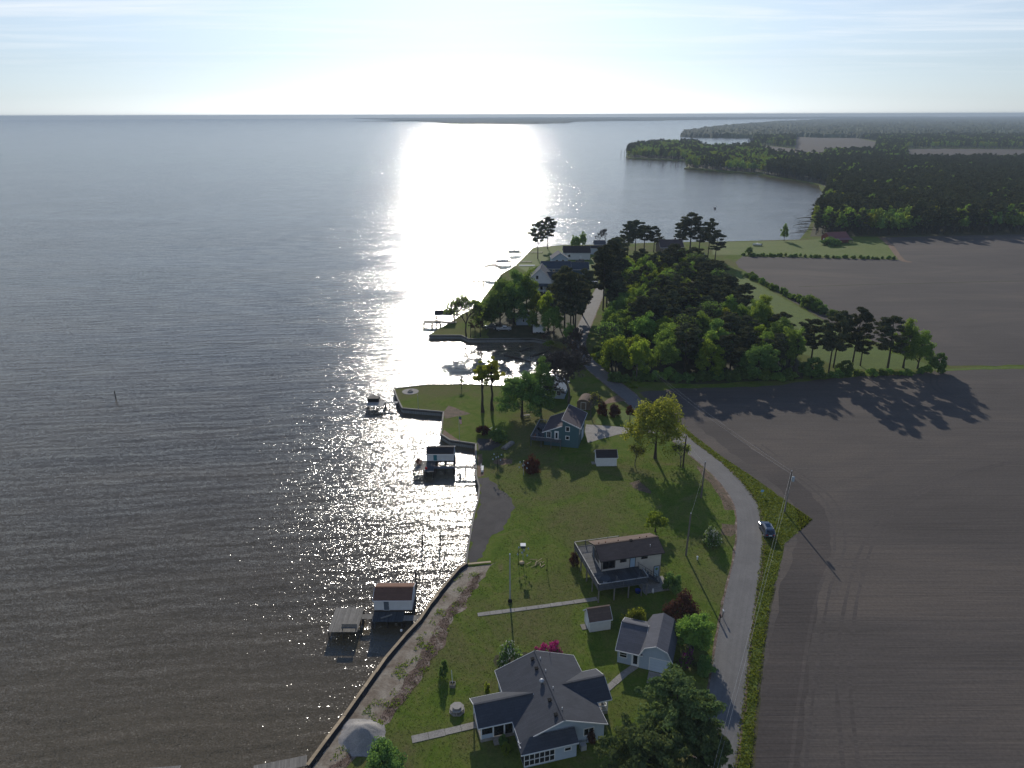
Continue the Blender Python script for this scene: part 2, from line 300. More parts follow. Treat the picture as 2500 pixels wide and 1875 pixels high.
def water_mat():
    m, t = newmat('water')
    def slope(vec, scale, detail, rough, amp, ax=1.0):
        n = nz(t, vec, scale, detail, rough); s = N(t, 'ShaderNodeVectorMath', operation='SUBTRACT'); t.links.new(n.outputs['Color'], s.inputs[0]); s.inputs[1].default_value = (0.5, 0.5, 0.5)
        k = N(t, 'ShaderNodeVectorMath', operation='MULTIPLY'); t.links.new(s.outputs[0], k.inputs[0]); k.inputs[1].default_value = (amp*ax, amp, 0); return k.outputs[0]
    def add(a, b):
        k = N(t, 'ShaderNodeVectorMath', operation='ADD'); t.links.new(a, k.inputs[0]); t.links.new(b, k.inputs[1]); return k.outputs[0]
    rot = R(-12)
    def swell(lam, ang, amp, dist):                                                     # crests of one wave train: slope along its travel
        wv_ = N(t, 'ShaderNodeTexWave', wave_type='BANDS', bands_direction='Y', wave_profile='SIN', Scale=math.pi/(10*lam), Distortion=dist, Detail=2.0); wv_.inputs['Detail Scale'].default_value = 0.9; wv_.inputs['Detail Roughness'].default_value = 0.55
        t.links.new(pos(t, False, (0.55, 1, 1), ang), wv_.inputs['Vector'])
        a = N(t, 'ShaderNodeMath', operation='SUBTRACT'); t.links.new(wv_.outputs['Fac'], a.inputs[0]); a.inputs[1].default_value = 0.5
        k = N(t, 'ShaderNodeVectorMath', operation='SCALE'); k.inputs[0].default_value = (amp*math.sin(-ang)*-1, amp*math.cos(ang), 0); t.links.new(a.outputs[0], k.inputs['Scale']); return k.outputs[0]
    patch = slope(pos(t, False, (0.08, 0.3, 1), rot), 1.0, 3.0, 0.55, 0.20, 0.5)
    big = add(patch, add(swell(2.7, R(-14), 0.066, 7.0), add(swell(1.7, R(-8), 0.05, 8.0), swell(4.6, R(-19), 0.04, 6.0))))
    mid = slope(pos(t, False, (0.9, 1.9, 1), rot), 1.0, 2.0, 0.6, 0.42, 1.0)         # chop
    fin = slope(pos(t, False, (4.2, 5.5, 1), rot), 1.0, 1.5, 0.5, 0.85, 1.15)           # ripples
    gust = nz(t, pos(t, False, (0.010, 0.030, 1), R(-8)), 1.0, 6, 0.68, 1.2)
    g = N(t, 'ShaderNodeMapRange'); g.inputs[1].default_value = 0.3; g.inputs[2].default_value = 0.7; g.inputs[3].default_value = 0.62; g.inputs[4].default_value = 1.3
    t.links.new(gust.outputs[0], g.inputs[0])
    sm = add(big, add(mid, fin)); k = N(t, 'ShaderNodeVectorMath', operation='SCALE'); t.links.new(sm, k.inputs[0]); t.links.new(g.outputs[0], k.inputs['Scale'])
    up = add(k.outputs[0], N(t, 'ShaderNodeCombineXYZ', Z=1.0).outputs[0]); nr = N(t, 'ShaderNodeVectorMath', operation='NORMALIZE'); t.links.new(up, nr.inputs[0])
    murk = nz(t, pos(t, False, (0.02, 0.05, 1), rot), 1.0, 5, 0.6, 0.5)
    col = ramp(t, murk.outputs[0], [(0.3, (0.074, 0.060, 0.036)), (0.7, (0.114, 0.091, 0.055))])
    p = N(t, 'ShaderNodeBsdfPrincipled', Roughness=0.13, IOR=1.333); t.links.new(col, p.inputs[0]); t.links.new(nr.outputs[0], p.inputs['Normal'])
    o = N(t, 'ShaderNodeOutputMaterial'); t.links.new(p.outputs[0], o.inputs[0]); return m
M['grass'] = grass_mat(); M['soil'] = soil_mat(R(-12)); M['soil2'] = soil_mat(R(4), 'soil_far'); M['soil4'] = soil_mat(R(4), 'soil_cove', (0.055, 0.042, 0.033)); M['asphalt'] = asphalt_mat(); M['water'] = water_mat()
M['sand'] = mottled('sand', [(0.30, (0.11, 0.075, 0.052)), (0.46, (0.21, 0.17, 0.125)), (0.7, (0.33, 0.29, 0.23))], 0.35, 3.0)
M['litter'] = mottled('dry_litter', [(0.30, (0.060, 0.075, 0.020)), (0.40, (0.11, 0.075, 0.055)), (0.52, (0.165, 0.115, 0.088)), (0.64, (0.29, 0.24, 0.19))], 0.6, 3.5)
M['gravel'] = mottled('gravel', [(0.3, (0.048, 0.044, 0.042)), (0.7, (0.085, 0.077, 0.071))], 0.3, 7.0, 1.0)
M['grit'] = mottled('stone_dust', [(0.3, (0.22, 0.205, 0.19)), (0.7, (0.34, 0.32, 0.295))], 0.6, 8.0, 0.8)
M['concrete'] = mottled('concrete', [(0.3, (0.20, 0.185, 0.165)), (0.7, (0.31, 0.29, 0.26))], 0.5, 5.0, 0.3, 0.02, 0.85)
M['dirt'] = mottled('bare_dirt', [(0.3, (0.12, 0.075, 0.045)), (0.7, (0.21, 0.14, 0.09))], 0.6, 4.0)
M['straw'] = mottled('straw_ground', [(0.3, (0.07, 0.06, 0.03)), (0.55, (0.13, 0.09, 0.06)), (0.75, (0.20, 0.13, 0.09))], 0.8, 4.0)
M['floor'] = mottled('leaf_litter', [(0.3, (0.028, 0.026, 0.015)), (0.5, (0.05, 0.05, 0.02)), (0.75, (0.085, 0.065, 0.04))], 0.25, 2.0)
M['verge'] = mottled('verge', [(0.3, (0.065, 0.10, 0.014)), (0.5, (0.10, 0.14, 0.02)), (0.68, (0.13, 0.13, 0.035)), (0.8, (0.12, 0.09, 0.05))], 0.7, 3.0, 0.9, 0.15)
M['lush'] = mottled('lush_grass', [(0.3, (0.060, 0.10, 0.008)), (0.7, (0.105, 0.145, 0.015))], 0.5, 3.0, 0.9, 0.12)
M['pasture'] = mottled('pasture', [(0.3, (0.062, 0.098, 0.006)), (0.5, (0.085, 0.122, 0.009)), (0.75, (0.115, 0.128, 0.022))], 0.05, 0.8, 0.6, 0.1)
# ------------------------------------------------------------------ terrain helpers
random.seed(7)
def sheet(name, poly, z, mat, jit=0.0, step=1.5, kind='structure', thick=0.0, seed=0):
    """flat outline at height z; edges wander by jit metres so that they look grown, not drawn"""
    pts = []
    n = len(poly)
    for i in range(n):
        a = Vector(poly[i]).to_2d(); b = Vector(poly[(i+1) % n]).to_2d(); L = (b-a).length
        k = max(1, int(L/step)) if jit else 1
        nrm = Vector((-(b-a).y, (b-a).x)).normalized() if L > 0 else Vector((0, 0))
        for j in range(k):
            p = a.lerp(b, j/k)
            if jit and j: p += nrm*jit*(noise.noise(Vector((p.x*0.35, p.y*0.35, seed)))*1.6+noise.noise(Vector((p.x*1.3, p.y*1.3, seed+9)))*0.9)
            pts.append((p.x, p.y))
    bm = bmesh.new(); vv = [bm.verts.new((x, y, z)) for x, y in pts]
    ee = [bm.edges.new((vv[i], vv[(i+1) % len(vv)])) for i in range(len(vv))]
    bmesh.ops.triangle_fill(bm, use_beauty=True, use_dissolve=False, edges=ee)
    for f in bm.faces:
        f.normal_update()
        if f.normal.z < 0: f.normal_flip()
    if thick:
        r = bmesh.ops.extrude_edge_only(bm, edges=ee)
        for g in r['geom']:
            if isinstance(g, bmesh.types.BMVert): g.co.z -= thick
    me = bpy.data.meshes.new(name); bm.to_mesh(me); bm.free(); me.materials.append(mat)
    return tag(link(bpy.data.objects.new(name, me)), kind=kind)
def spline(pts, n=8):
    out = []
    for i in range(len(pts)-1):
        p0 = Vector(pts[max(i-1, 0)]); p1 = Vector(pts[i]); p2 = Vector(pts[i+1]); p3 = Vector(pts[min(i+2, len(pts)-1)])
        for j in range(n):
            t = j/n; out.append(0.5*((2*p1)+(p2-p0)*t+(2*p0-5*p1+4*p2-p3)*t*t+(3*p1-p0-3*p2+p3)*t*t*t))
    out.append(Vector(pts[-1])); return out
def ribbon(name, pts, width, z, mat, n=8, wob=0.0, kind='structure'):
    P = spline(pts, n) if n > 1 else [Vector(p) for p in pts]
    vs_ = []; uvs = []; L = 0
    for i, p in enumerate(P):
        d = (P[min(i+1, len(P)-1)]-P[max(i-1, 0)]).normalized(); nr = Vector((-d.y, d.x))
        if i: L += (P[i]-P[i-1]).length
        for s in (-1, -0.33, 0.33, 1):
            ww = width/2 + (wob*noise.noise(Vector((p.x*0.4, p.y*0.4, s))) if abs(s) == 1 else 0)
            q = p+nr*(-s)*ww; vs_.append((q.x, q.y, z)); uvs.append((s, L))
    fs = [(i*4+j, i*4+j+1, i*4+j+5, i*4+j+4) for i in range(len(P)-1) for j in range(3)]
    me = bpy.data.meshes.new(name); me.from_pydata(vs_, [], fs); uv = me.uv_layers.new(name='UVMap')
    for l in me.loops: uv.data[l.index].uv = uvs[l.vertex_index]
    me.materials.append(mat); return tag(link(bpy.data.objects.new(name, me)), kind=kind)
def inside(p, poly):
    x, y = p; c = False; j = len(poly)-1
    for i in range(len(poly)):
        xi, yi = poly[i]; xj, yj = poly[j]
        if (yi > y) != (yj > y) and x < (xj-xi)*(y-yi)/(yj-yi)+xi: c = not c
        j = i
    return c
# ------------------------------------------------------------------ water and land
wm = MB(); K = 160; rings = [0, 60, 300, 1500, 6000, 17500]
wv = [(0, 0, WZ)]+[(r*math.cos(2*math.pi*j/K), r*math.sin(2*math.pi*j/K), WZ) for r in rings[1:] for j in range(K)]
wf = [(0, 1+j, 1+(j+1) % K) for j in range(K)]+[(1+i*K+j, 1+(i+1)*K+j, 1+(i+1)*K+(j+1) % K, 1+i*K+(j+1) % K) for i in range(len(rings)-2) for j in range(K)]
tag(wm.add(wv, wf).build('water', M['water']), kind='structure')
SHORE = [(-27.79,48.36),(-24.09,63.68),(-21.35,71.11),(-19.72,75.99),(-17.73,81.62),(-15.85,86.03),(-14.00,89.66),(-12.88,93.14),(-10.84,98.56),(-8.87,102.95),(-7.84,104.36),(-7.80,108.67),(-7.51,115.62),(-7.20,121.94),(-6.73,125.87),(-6.65,131.92),(-7.55,136.78),(-8.36,152.88),(-14.56,154.96),(-16.98,158.24),(-17.62,172.28),(-28.69,174.86),(-30.81,181.27),(-32.97,188.90),(-24.23,191.93),(-12.36,192.17),(-2.67,190.77),(4.67,192.37),(11.74,193.65),(17.45,199.13),(19.89,209.48),(19.44,219.58),(17.69,228.31),(12.53,233.89),(7.50,237.28),(-14.71,237.01),(-17.52,241.45),(-28.96,241.56),(-21.07,263.02),(-13.21,285.50),(-8.20,320.77),(-4.60,344.88),(2.25,364.96),(12.26,416.56),(31.56,425.99),(51.69,427.09),(86.05,433.77),(131.72,437.46),(176.02,443.55),(196.70,484.25),(224.02,544.89),(259.37,621.83),(303.74,722.76),(332.63,804.91),(335.22,840.22),(318.59,915.19),(318.36,967.71),(286.87,1004.80),(266.76,1036.26),(245.04,1065.52),(271.12,1140.19),(290.17,1254.40),(205.92,1318.68),(207.99,1371.07),(241.19,1554.45),(301.66,1792.04),(398.05,1882.87),(458.01,1878.65),(409.18,1617.36),(476.00,1594.57),(551.49,1730.59),(699.98,2188.58),(771.15,2434.53),(616.74,2538.70),(588.20,2638.28),(679.40,3000.27),(957.97,3788.85),(1458.71,4940.66),(2346.14,6736.67),(3581.82,8925.27),(4691.32,10831.56),(5467.06,12784.81)]
LAND = SHORE + [(12500, 17200), (17400, 9000), (17400, -300), (200, -300), (-60, -60)]
land = sheet('ground', LAND, 0.0, M['grass'], thick=2.6)
FARSHORE = [(-764.58,7771.85),(-563.26,6662.10),(-334.68,6375.23),(175.48,6341.67),(513.48,6875.59),(658.06,8013.28),(1191.97,8868.08),(2429.24,10076.07),(4710.14,11903.84)] + [(11500, 17000), (1000, 17300), (-3500, 17000)]
sheet('far_shore_ground', FARSHORE, 0.0, M['floor'], thick=2.6)
# ------------------------------------------------------------------ fields, lawns, road, paths (sheets a few mm apart)
FIELD = [(27.55,62.12),(30.41,69.81),(39.14,91.25),(42.56,98.31),(45.80,104.70),(48.56,110.72),(56.89,118.89),(54.32,125.37),(51.32,134.24),(46.72,146.06),(43.39,156.42),(40.29,167.31),(36.70,178.98),(35.07,185.67),(44.70,188.45),(57.54,189.32),(75.32,190.81),(88.88,195.76),(108.09,198.74),(128.23,202.53),(153.99,204.53),(206.20,207.88),(77.92,61.96)]
sheet('ploughed_field', FIELD, 0.010, M['soil'], 0.5, 1.5)
FIELD2 = [(133.42,207.35),(128.72,217.34),(121.92,233.32),(116.06,259.85),(114.61,304.08),(112.57,340.46),(115.88,372.00),(124.29,387.99),(204.62,377.44),(229.29,451.26),(324.84,460.99),(429.99,462.45),(208.92,210.97),(156.24,207.92)]
sheet('far_ploughed_field', FIELD2, 0.010, M['soil2'], 0.8, 4)
PAST = [(130.88,434.50),(174.59,439.75),(193.51,447.14),(228.53,449.68),(206.08,382.03),(125.74,392.82),(109.72,393.06),(117.23,421.76)]
sheet('pasture', PAST, 0.006, M['pasture'], 0.5, 5)
sheet('lawn_far_tip', [(12.22,415.21),(31.41,423.87),(51.13,424.25),(47.27,390.36),(33.79,324.47),(15.10,324.71),(2.66,362.84)], 0.006, M['pasture'], 0.4, 3)
sheet('green_strip', [(110.23,349.14),(109.90,328.69),(112.90,296.66),(115.08,265.10),(117.15,231.96),(129.47,204.74),(127.42,203.28),(99.99,204.99),(92.40,221.04),(93.09,255.03),(94.01,299.82)], 0.006, M['lush'], 0.6, 2)
for nm, pl, mt in (('cove_field', [(948.16,2530.33),(977.10,2415.58),(1080.36,2384.94),(978.78,2035.70),(684.51,1432.06),(574.07,1408.33),(587.63,1569.64)], 'soil4'),
                   ('cove_field', [(611.71,1867.83),(620.50,1683.61),(570.21,1379.98),(510.52,1232.74),(462.21,1306.06),(508.01,1538.98)], 'soil4'),
                   ('cove_field', [(843.19,1629.32),(934.81,1643.39),(1348.46,1507.22),(998.42,1109.04),(662.12,1123.45),(615.91,1164.31)], 'soil4')):
    sheet(nm, pl, 0.02, M[mt])
sheet('woodland_floor', [(28.31,196.59),(28.19,209.41),(33.39,250.22),(39.09,286.26),(47.23,324.30),(58.13,362.06),(78.84,372.54),(99.78,351.26),(94.14,319.48),(92.24,282.29),(91.89,246.99),(91.75,221.05),(84.29,196.14),(52.43,191.99)], 0.008, M['floor'], 1.0, 3)
sheet('lot_floor', [(-7.69,237.43),(-8.81,250.64),(-5.41,267.58),(0.11,300.94),(14.74,316.35),(30.10,286.36),(23.96,250.31),(19.98,231.49),(11.25,236.28)], 0.008, M['floor'], 0.8, 2)
sheet('forest_floor', [(187.06,455.22),(226.13,544.85),(276.59,652.22),(321.85,755.10),(338.27,814.55),(334.41,856.35),(322.80,927.64),(328.12,981.40),(372.72,1048.11),(463.48,1131.95),(588.92,1136.07),(769.41,1128.28),(1064.92,1115.52),(452.54,458.70),(324.84,460.99),(230.05,452.85)], 0.03, M['floor'])
sheet('point_floor', [(256.81,1086.29),(291.03,1019.75),(322.81,981.60),(375.49,1064.47),(429.83,1283.06),(519.94,1610.64),(391.35,1545.74),(430.30,1783.44),(382.85,1810.00),(298.91,1747.04),(212.73,1344.09),(296.79,1277.48)], 0.03, M['floor'])
ROAD = [(21.0, 8.0)] + [(17.93,50.25),(23.60,63.53),(27.77,73.66),(34.50,91.27),(40.83,106.30),(43.83,115.08),(45.81,123.51),(45.86,131.09),(44.46,139.68),(41.50,149.70),(38.17,161.00),(33.89,174.69),(30.61,186.97),(26.83,199.06),(24.89,206.76),(22.65,217.46),(21.98,226.03),(23.01,236.17),(25.87,250.29),(30.12,270.23),(34.63,291.14),(38.71,308.86),(44.04,328.67),(49.17,348.99),(55.26,377.37),(63.63,414.38)]
ribbon('road_shoulder', ROAD, 5.2, 0.014, M['litter'], 8, 0.25)
ribbon('road', ROAD, 4.55, 0.020, M['asphalt'], 8)
VERGE = [(25.42,62.13),(30.31,74.43),(36.88,91.26),(43.22,106.91),(46.19,115.35),(48.12,123.97),(47.83,133.19),(46.02,142.81),(42.71,152.77),(40.58,161.47),(41.62,163.96),(43.50,156.89),(46.78,146.27),(51.38,134.42),(54.38,125.53),(56.89,118.89),(48.51,110.59),(45.75,104.58),(42.53,98.20),(39.27,91.25),(30.41,69.81),(27.55,62.12)]
sheet('road_verge', VERGE, 0.0125, M['verge'], 0.25, 0.8)
ribbon('ditch', [(27.69,62.12),(30.56,69.81),(34.82,80.69),(39.33,91.25),(42.70,98.31)], 0.45, 0.0175, M['floor'], 8, 0.25)
ribbon('field_ditch', [(130.07,203.62),(141.96,205.01),(154.61,205.47),(192.85,206.84)], 1.6, 0.0175, M['lush'], 6, 0.5)
ribbon('field_ditch', [(127.48,314.94),(166.01,319.40),(205.05,323.13),(254.28,326.82)], 0.9, 0.0175, M['floor'], 6, 0.3)
ribbon('farm_track', [(229.29,451.26),(220.27,420.08),(205.20,378.58),(206.49,370.68)], 3.0, 0.0175, M['dirt'], 6, 0.6)
sheet('driveway', [(18.35,163.87),(29.20,161.80),(34.57,164.26),(37.52,161.25),(34.48,158.37),(29.47,159.12),(25.32,157.72),(17.69,153.16),(17.64,159.68)], 0.0245, M['concrete'], 0.08, 1.0)
sheet('dirt_drive', [(23.03,177.33),(28.55,183.55),(30.54,179.62),(26.15,177.89),(23.55,176.18)], 0.0245, M['dirt'], 0.25, 0.8)
for nm, pl, wd in (('footpath', [(-5.39,91.34),(3.09,92.98),(8.27,94.06),(13.42,95.16)], 0.85), ('footpath', [(-12.46,67.74),(-8.78,68.79),(-4.51,70.06)], 1.05), ('footpath', [(12.09,75.43),(14.38,77.80),(16.57,80.04),(17.12,80.28)], 0.95)):
    # poured slabs with joints
    Pp = spline(pl, 12); root = thing('footpath', {0.85: 'narrow concrete slab walk from sandy bank to raised deck house', 1.05: 'concrete slab walk leading to left porch of grey roofed house', 0.95: 'short concrete walk between blue garage and grey roofed house'}[wd], 'footpath')
    d_tot = sum((Pp[i+1]-Pp[i]).length for i in range(len(Pp)-1)); ns = max(3, int(d_tot/1.9)); acc = 0; cuts = [Pp[0]]; tgt = d_tot/ns
    for i in range(len(Pp)-1):
        L = (Pp[i+1]-Pp[i]).length
        while acc+L >= tgt*len(cuts) and len(cuts) < ns: cuts.append(Pp[i].lerp(Pp[i+1], (tgt*len(cuts)-acc)/L))
        acc += L
    cuts.append(Pp[-1])
    for i in range(ns):
        a, b = cuts[i], cuts[i+1]; d = (b-a).normalized(); a2 = a+d*0.02; b2 = b-d*0.02; nr = Vector((-d.y, d.x))*wd/2*(1+0.08*random.uniform(-1, 1)); h = 0.05+0.02*random.random()
        MB().zprism([tuple(a2-nr), tuple(b2-nr), tuple(b2+nr), tuple(a2+nr)], -0.05, h).build('slab', M['concrete'], root)
sheet('garage_apron', [(18.76,79.25),(21.05,78.54),(20.25,76.50),(19.21,76.80),(18.08,77.11)], 0.05, M['concrete'], thick=0.1)
M['soil3'] = soil_mat(R(-62), 'soil_headland', (0.072, 0.061, 0.054)); M['soil_pale'] = soil_mat(R(-62), 'soil_track', (0.086, 0.073, 0.064))
ribbon('headland', [(30.20,62.11),(35.66,74.62),(44.33,93.19),(53.59,110.30),(57.83,123.13),(56.02,137.71),(51.89,150.50),(48.03,165.19)], 5.5, 0.0125, M['soil3'], 8, 0.8)
for k, tr_ in enumerate(([(32.80,62.10),(40.49,78.31),(49.72,96.25),(58.33,110.27),(62.87,124.68),(60.92,136.75),(57.10,152.01)], [(127.22,202.91),(122.11,195.83),(119.02,189.16),(119.20,184.40),(123.83,175.44)], [(39.19,62.08),(46.96,82.27),(61.53,107.70),(76.54,124.61),(95.64,136.54),(113.79,144.21)])):
    for o_ in (-.9, .9): ribbon('wheel_track', [(p[0]+o_, p[1]) for p in tr_], .5, 0.0155, M['soil_pale'], 8, 0.2)
# shore strips
sheet('sand_bank', [(-27.79,48.36),(-24.06,63.57),(-21.32,70.98),(-19.69,75.84),(-17.70,81.46),(-15.83,85.85),(-13.98,89.47),(-12.86,92.95),(-10.82,98.34),(-8.85,102.71),(-7.61,104.00),(-2.55,105.29),(-4.23,102.92),(-6.69,97.03),(-8.98,92.24),(-10.06,88.62),(-10.39,85.48),(-11.91,81.27),(-14.34,73.96),(-16.57,69.97),(-17.40,67.20),(-19.15,64.76),(-19.93,63.61),(-22.40,49.14)], 0.0095, M['sand'], 0.35, 0.9)
sheet('dry_weed_bank', [(-19.65,63.67),(-18.83,65.11),(-17.25,67.20),(-16.31,69.97),(-14.08,74.03),(-11.54,80.47),(-9.62,86.98),(-9.52,89.55),(-6.64,95.98),(-4.77,102.35),(-5.91,101.78),(-8.60,95.99),(-11.04,90.50),(-12.12,85.92),(-13.35,81.28),(-15.55,74.81),(-17.81,69.40),(-19.84,65.70),(-21.82,63.68)], 0.0135, M['litter'], 0.55, 0.7)
sheet('gravel_bed', [(-7.16,135.86),(-4.92,136.21),(-3.01,131.72),(-0.64,127.97),(0.57,123.45),(-1.00,118.17),(-4.27,111.25),(-6.14,105.31),(-7.57,104.48),(-7.59,108.67),(-7.28,115.62),(-6.96,121.94),(-6.49,125.87),(-6.40,131.92)], 0.0095, M['gravel'], 0.7, 0.8)
for nm, pl, mt, j in (('bare_patch', [(-7.82,147.03),(-6.73,147.45),(-6.56,142.94),(-5.99,137.15),(-6.83,136.22),(-7.37,136.78)], 'dirt', 0.2), ('bare_patch', [(-4.05,143.92),(-2.25,145.34),(-0.05,144.51),(-0.05,142.50),(-2.20,141.72),(-3.84,142.52)], 'dirt', 0.25),
        ('bare_patch', [(-16.74,157.76),(-16.71,161.87),(-15.70,159.42),(-13.69,156.34),(-12.11,154.49),(-14.56,154.96)], 'dirt', 0.15), ('bare_patch', [(40.32,141.66),(41.83,138.74),(43.44,131.80),(43.76,125.59),(43.09,122.44),(41.27,122.45),(41.59,128.06),(41.28,133.23),(40.27,137.81)], 'straw', 0.3),
        ('bare_patch', [(39.28,117.52),(41.73,116.93),(41.29,114.40),(39.77,113.03),(38.25,113.72)], 'straw', 0.3), ('bare_patch', [(-10.55,170.87),(-16.79,176.48),(-17.92,170.92),(-16.21,163.10),(-17.92,170.92)][:3]+[(-16.80,167.71)], 'straw', 0.1),
        ('bare_patch', [(24.25,133.33),(26.62,134.75),(27.77,131.55),(28.15,128.97),(26.63,129.83),(24.82,131.56)], 'straw', 0.3), ('mulch_bed', [(-2.44,82.47),(1.65,83.12),(2.81,82.86),(2.18,80.41),(-1.24,79.24),(-2.51,80.43)], 'floor', 0.3),
        ('mulch_bed', [(-8.30,155.84),(-4.90,155.82),(-2.43,152.40),(-4.73,149.13),(-7.74,149.58)], 'gravel', 0.4), ('mulch_bed', [(22.85,177.63),(26.63,173.34),(28.80,170.04)][:0]+[(36.02,273.26),(35.45,250.19),(34.35,225.92),(34.10,201.86),(30.95,205.58),(30.99,225.95),(32.51,250.22)], 'litter', 0.4),
        ('lush_patch', [(22.65,171.17),(29.82,173.32),(32.20,168.42),(29.25,162.79),(20.33,164.36)], 'lush', 0.4),
        ('lush_patch', [(25.85,213.36),(29.67,217.40),(30.95,205.58),(34.29,191.47),(35.22,186.61),(32.87,189.84),(28.25,203.74)], 'lush', 0.4)):
    sheet(nm, pl, 0.0045, M[mt], j, 0.7, seed=len(nm)+int(pl[0][0]*3))
# ------------------------------------------------------------------ trees
rng = np.random.default_rng(11)
def leaves(name, C, S, Nrm, mat, aspect=1.0, extra=None):
    """one small face per leaf or leaf spray: centres C, sizes S, facing Nrm"""
    n = len(C); Nn = Nrm/np.linalg.norm(Nrm, axis=1, keepdims=True)
    a = np.cross(Nn, rng.normal(size=(n, 3))); a /= np.linalg.norm(a, axis=1, keepdims=True); b = np.cross(Nn, a)
    a = a*S[:, None]*aspect; b = b*S[:, None]
    V = np.stack([C-a*0.5, C-b*0.42+a*0.12, C+a*0.55, C+b*0.42+a*0.12], 1).reshape(-1, 3)
    me = bpy.data.meshes.new(name); me.vertices.add(4*n); me.vertices.foreach_set('co', V.astype('f').ravel())
    me.loops.add(4*n); me.loops.foreach_set('vertex_index', np.arange(4*n, dtype='i'))
    me.polygons.add(n); me.polygons.foreach_set('loop_start', np.arange(0, 4*n, 4, dtype='i')); me.polygons.foreach_set('loop_total', np.full(n, 4, 'i'))
    for m_ in (mat if isinstance(mat, list) else [mat]): me.materials.append(m_)
    if extra is not None: me.polygons.foreach_set('material_index', extra.astype('i'))
    me.update(calc_edges=True); me.validate(); return me
def clump_cloud(cc, rc, per, flat=0.8):
    """leaf positions round clump centres, denser near each clump's skin"""
    k = len(cc); d = rng.normal(size=(k, per, 3)); d /= np.linalg.norm(d, axis=2, keepdims=True)
    r = rng.random((k, per, 1))**0.45; off = d*r*rc[:, None, None]; off[:, :, 2] *= flat
    P = cc[:, None, :]+off; nr = d*0.8+rng.normal(size=d.shape)*0.55+np.array([0, 0, 0.55]); return P.reshape(-1, 3), nr.reshape(-1, 3)
def deciduous(name, leafm, h=10.0, wdt=7.0, base=0.25, clumps=60, per=110, leaf=0.3, seed=0, sparse=False, barkm='bark', flower=None, lean=0.0, open_=0.62):
    """returns (trunk mesh, crown mesh) about h tall"""
    global rng; rng = np.random.default_rng(seed); rd = random.Random(seed)
    zc = h*(base+(1-base)*0.52); rz_ = h*(1-base)*0.5; rx = wdt/2
    d = rng.normal(size=(clumps, 3)); d /= np.linalg.norm(d, axis=1, keepdims=True); d[:, 2] = np.abs(d[:, 2])*1.7-0.85; d /= np.maximum(1, np.linalg.norm(d, axis=1, keepdims=True))
    lob = 1+0.22*np.sin(d[:, 0]*5+seed)+0.2*np.sin(d[:, 1]*6+seed*2)+0.12*np.sin(d[:, 2]*9+seed)
    r = (open_+(1-open_)*rng.random(clumps))*lob
    cc = np.stack([d[:, 0]*rx*r*0.88, d[:, 1]*rx*r*0.88, zc+d[:, 2]*rz_*r*0.95], 1); cc[:, 0] += lean*(cc[:, 2]/h)
    rc = (0.085+0.075*rng.random(clumps))*wdt*(0.75 if sparse else 1.0)
    P, nr = clump_cloud(cc, rc, per); S = leaf*(0.6+0.8*rng.random(len(P)))
    ex = None; mats = M[leafm]
    if flower: mats = [M[leafm], M[flower[0]]]; ex = (rng.random(len(P)) < flower[1]*np.clip((P[:, 2]/h)*1.3, 0.2, 1.2)).astype(int)
    crown = leaves(name+'_crown', P, S, nr, mats, 1.3, ex)
    mb = MB(); r0 = h*0.018+0.05; top = zc+rz_*0.45
    tp = [(lean*(i/6*top/h)**1.0*0.8+rd.uniform(-1, 1)*0.008*h*(i > 0), rd.uniform(-1, 1)*0.008*h*(i > 0), top*i/6) for i in range(7)]
    mb.tube(tp, [r0*(1.35 if i == 0 else 1-0.14*i) for i in range(7)], 7)
    order = sorted(range(clumps), key=lambda i: -cc[i][2])
    for i in rd.sample(order, min(16 if not sparse else 34, clumps)):
        e = Vector(cc[i]); zb = max(h*base*0.75, min(e.z-0.12*h, top*0.92)) if e.z > h*base else h*base*0.7
        t = min(1, zb/top); b = Vector((tp[0][0]+(tp[-1][0]-tp[0][0])*t, 0, zb)); md = b.lerp(e, 0.5)+Vector((0, 0, 0.05*h*rd.random()))
        mb.tube([b, md, e], [r0*0.42, r0*0.25, 0.02], 4, False)
    return mb.mesh(name+'_trunk', M[barkm]), crown
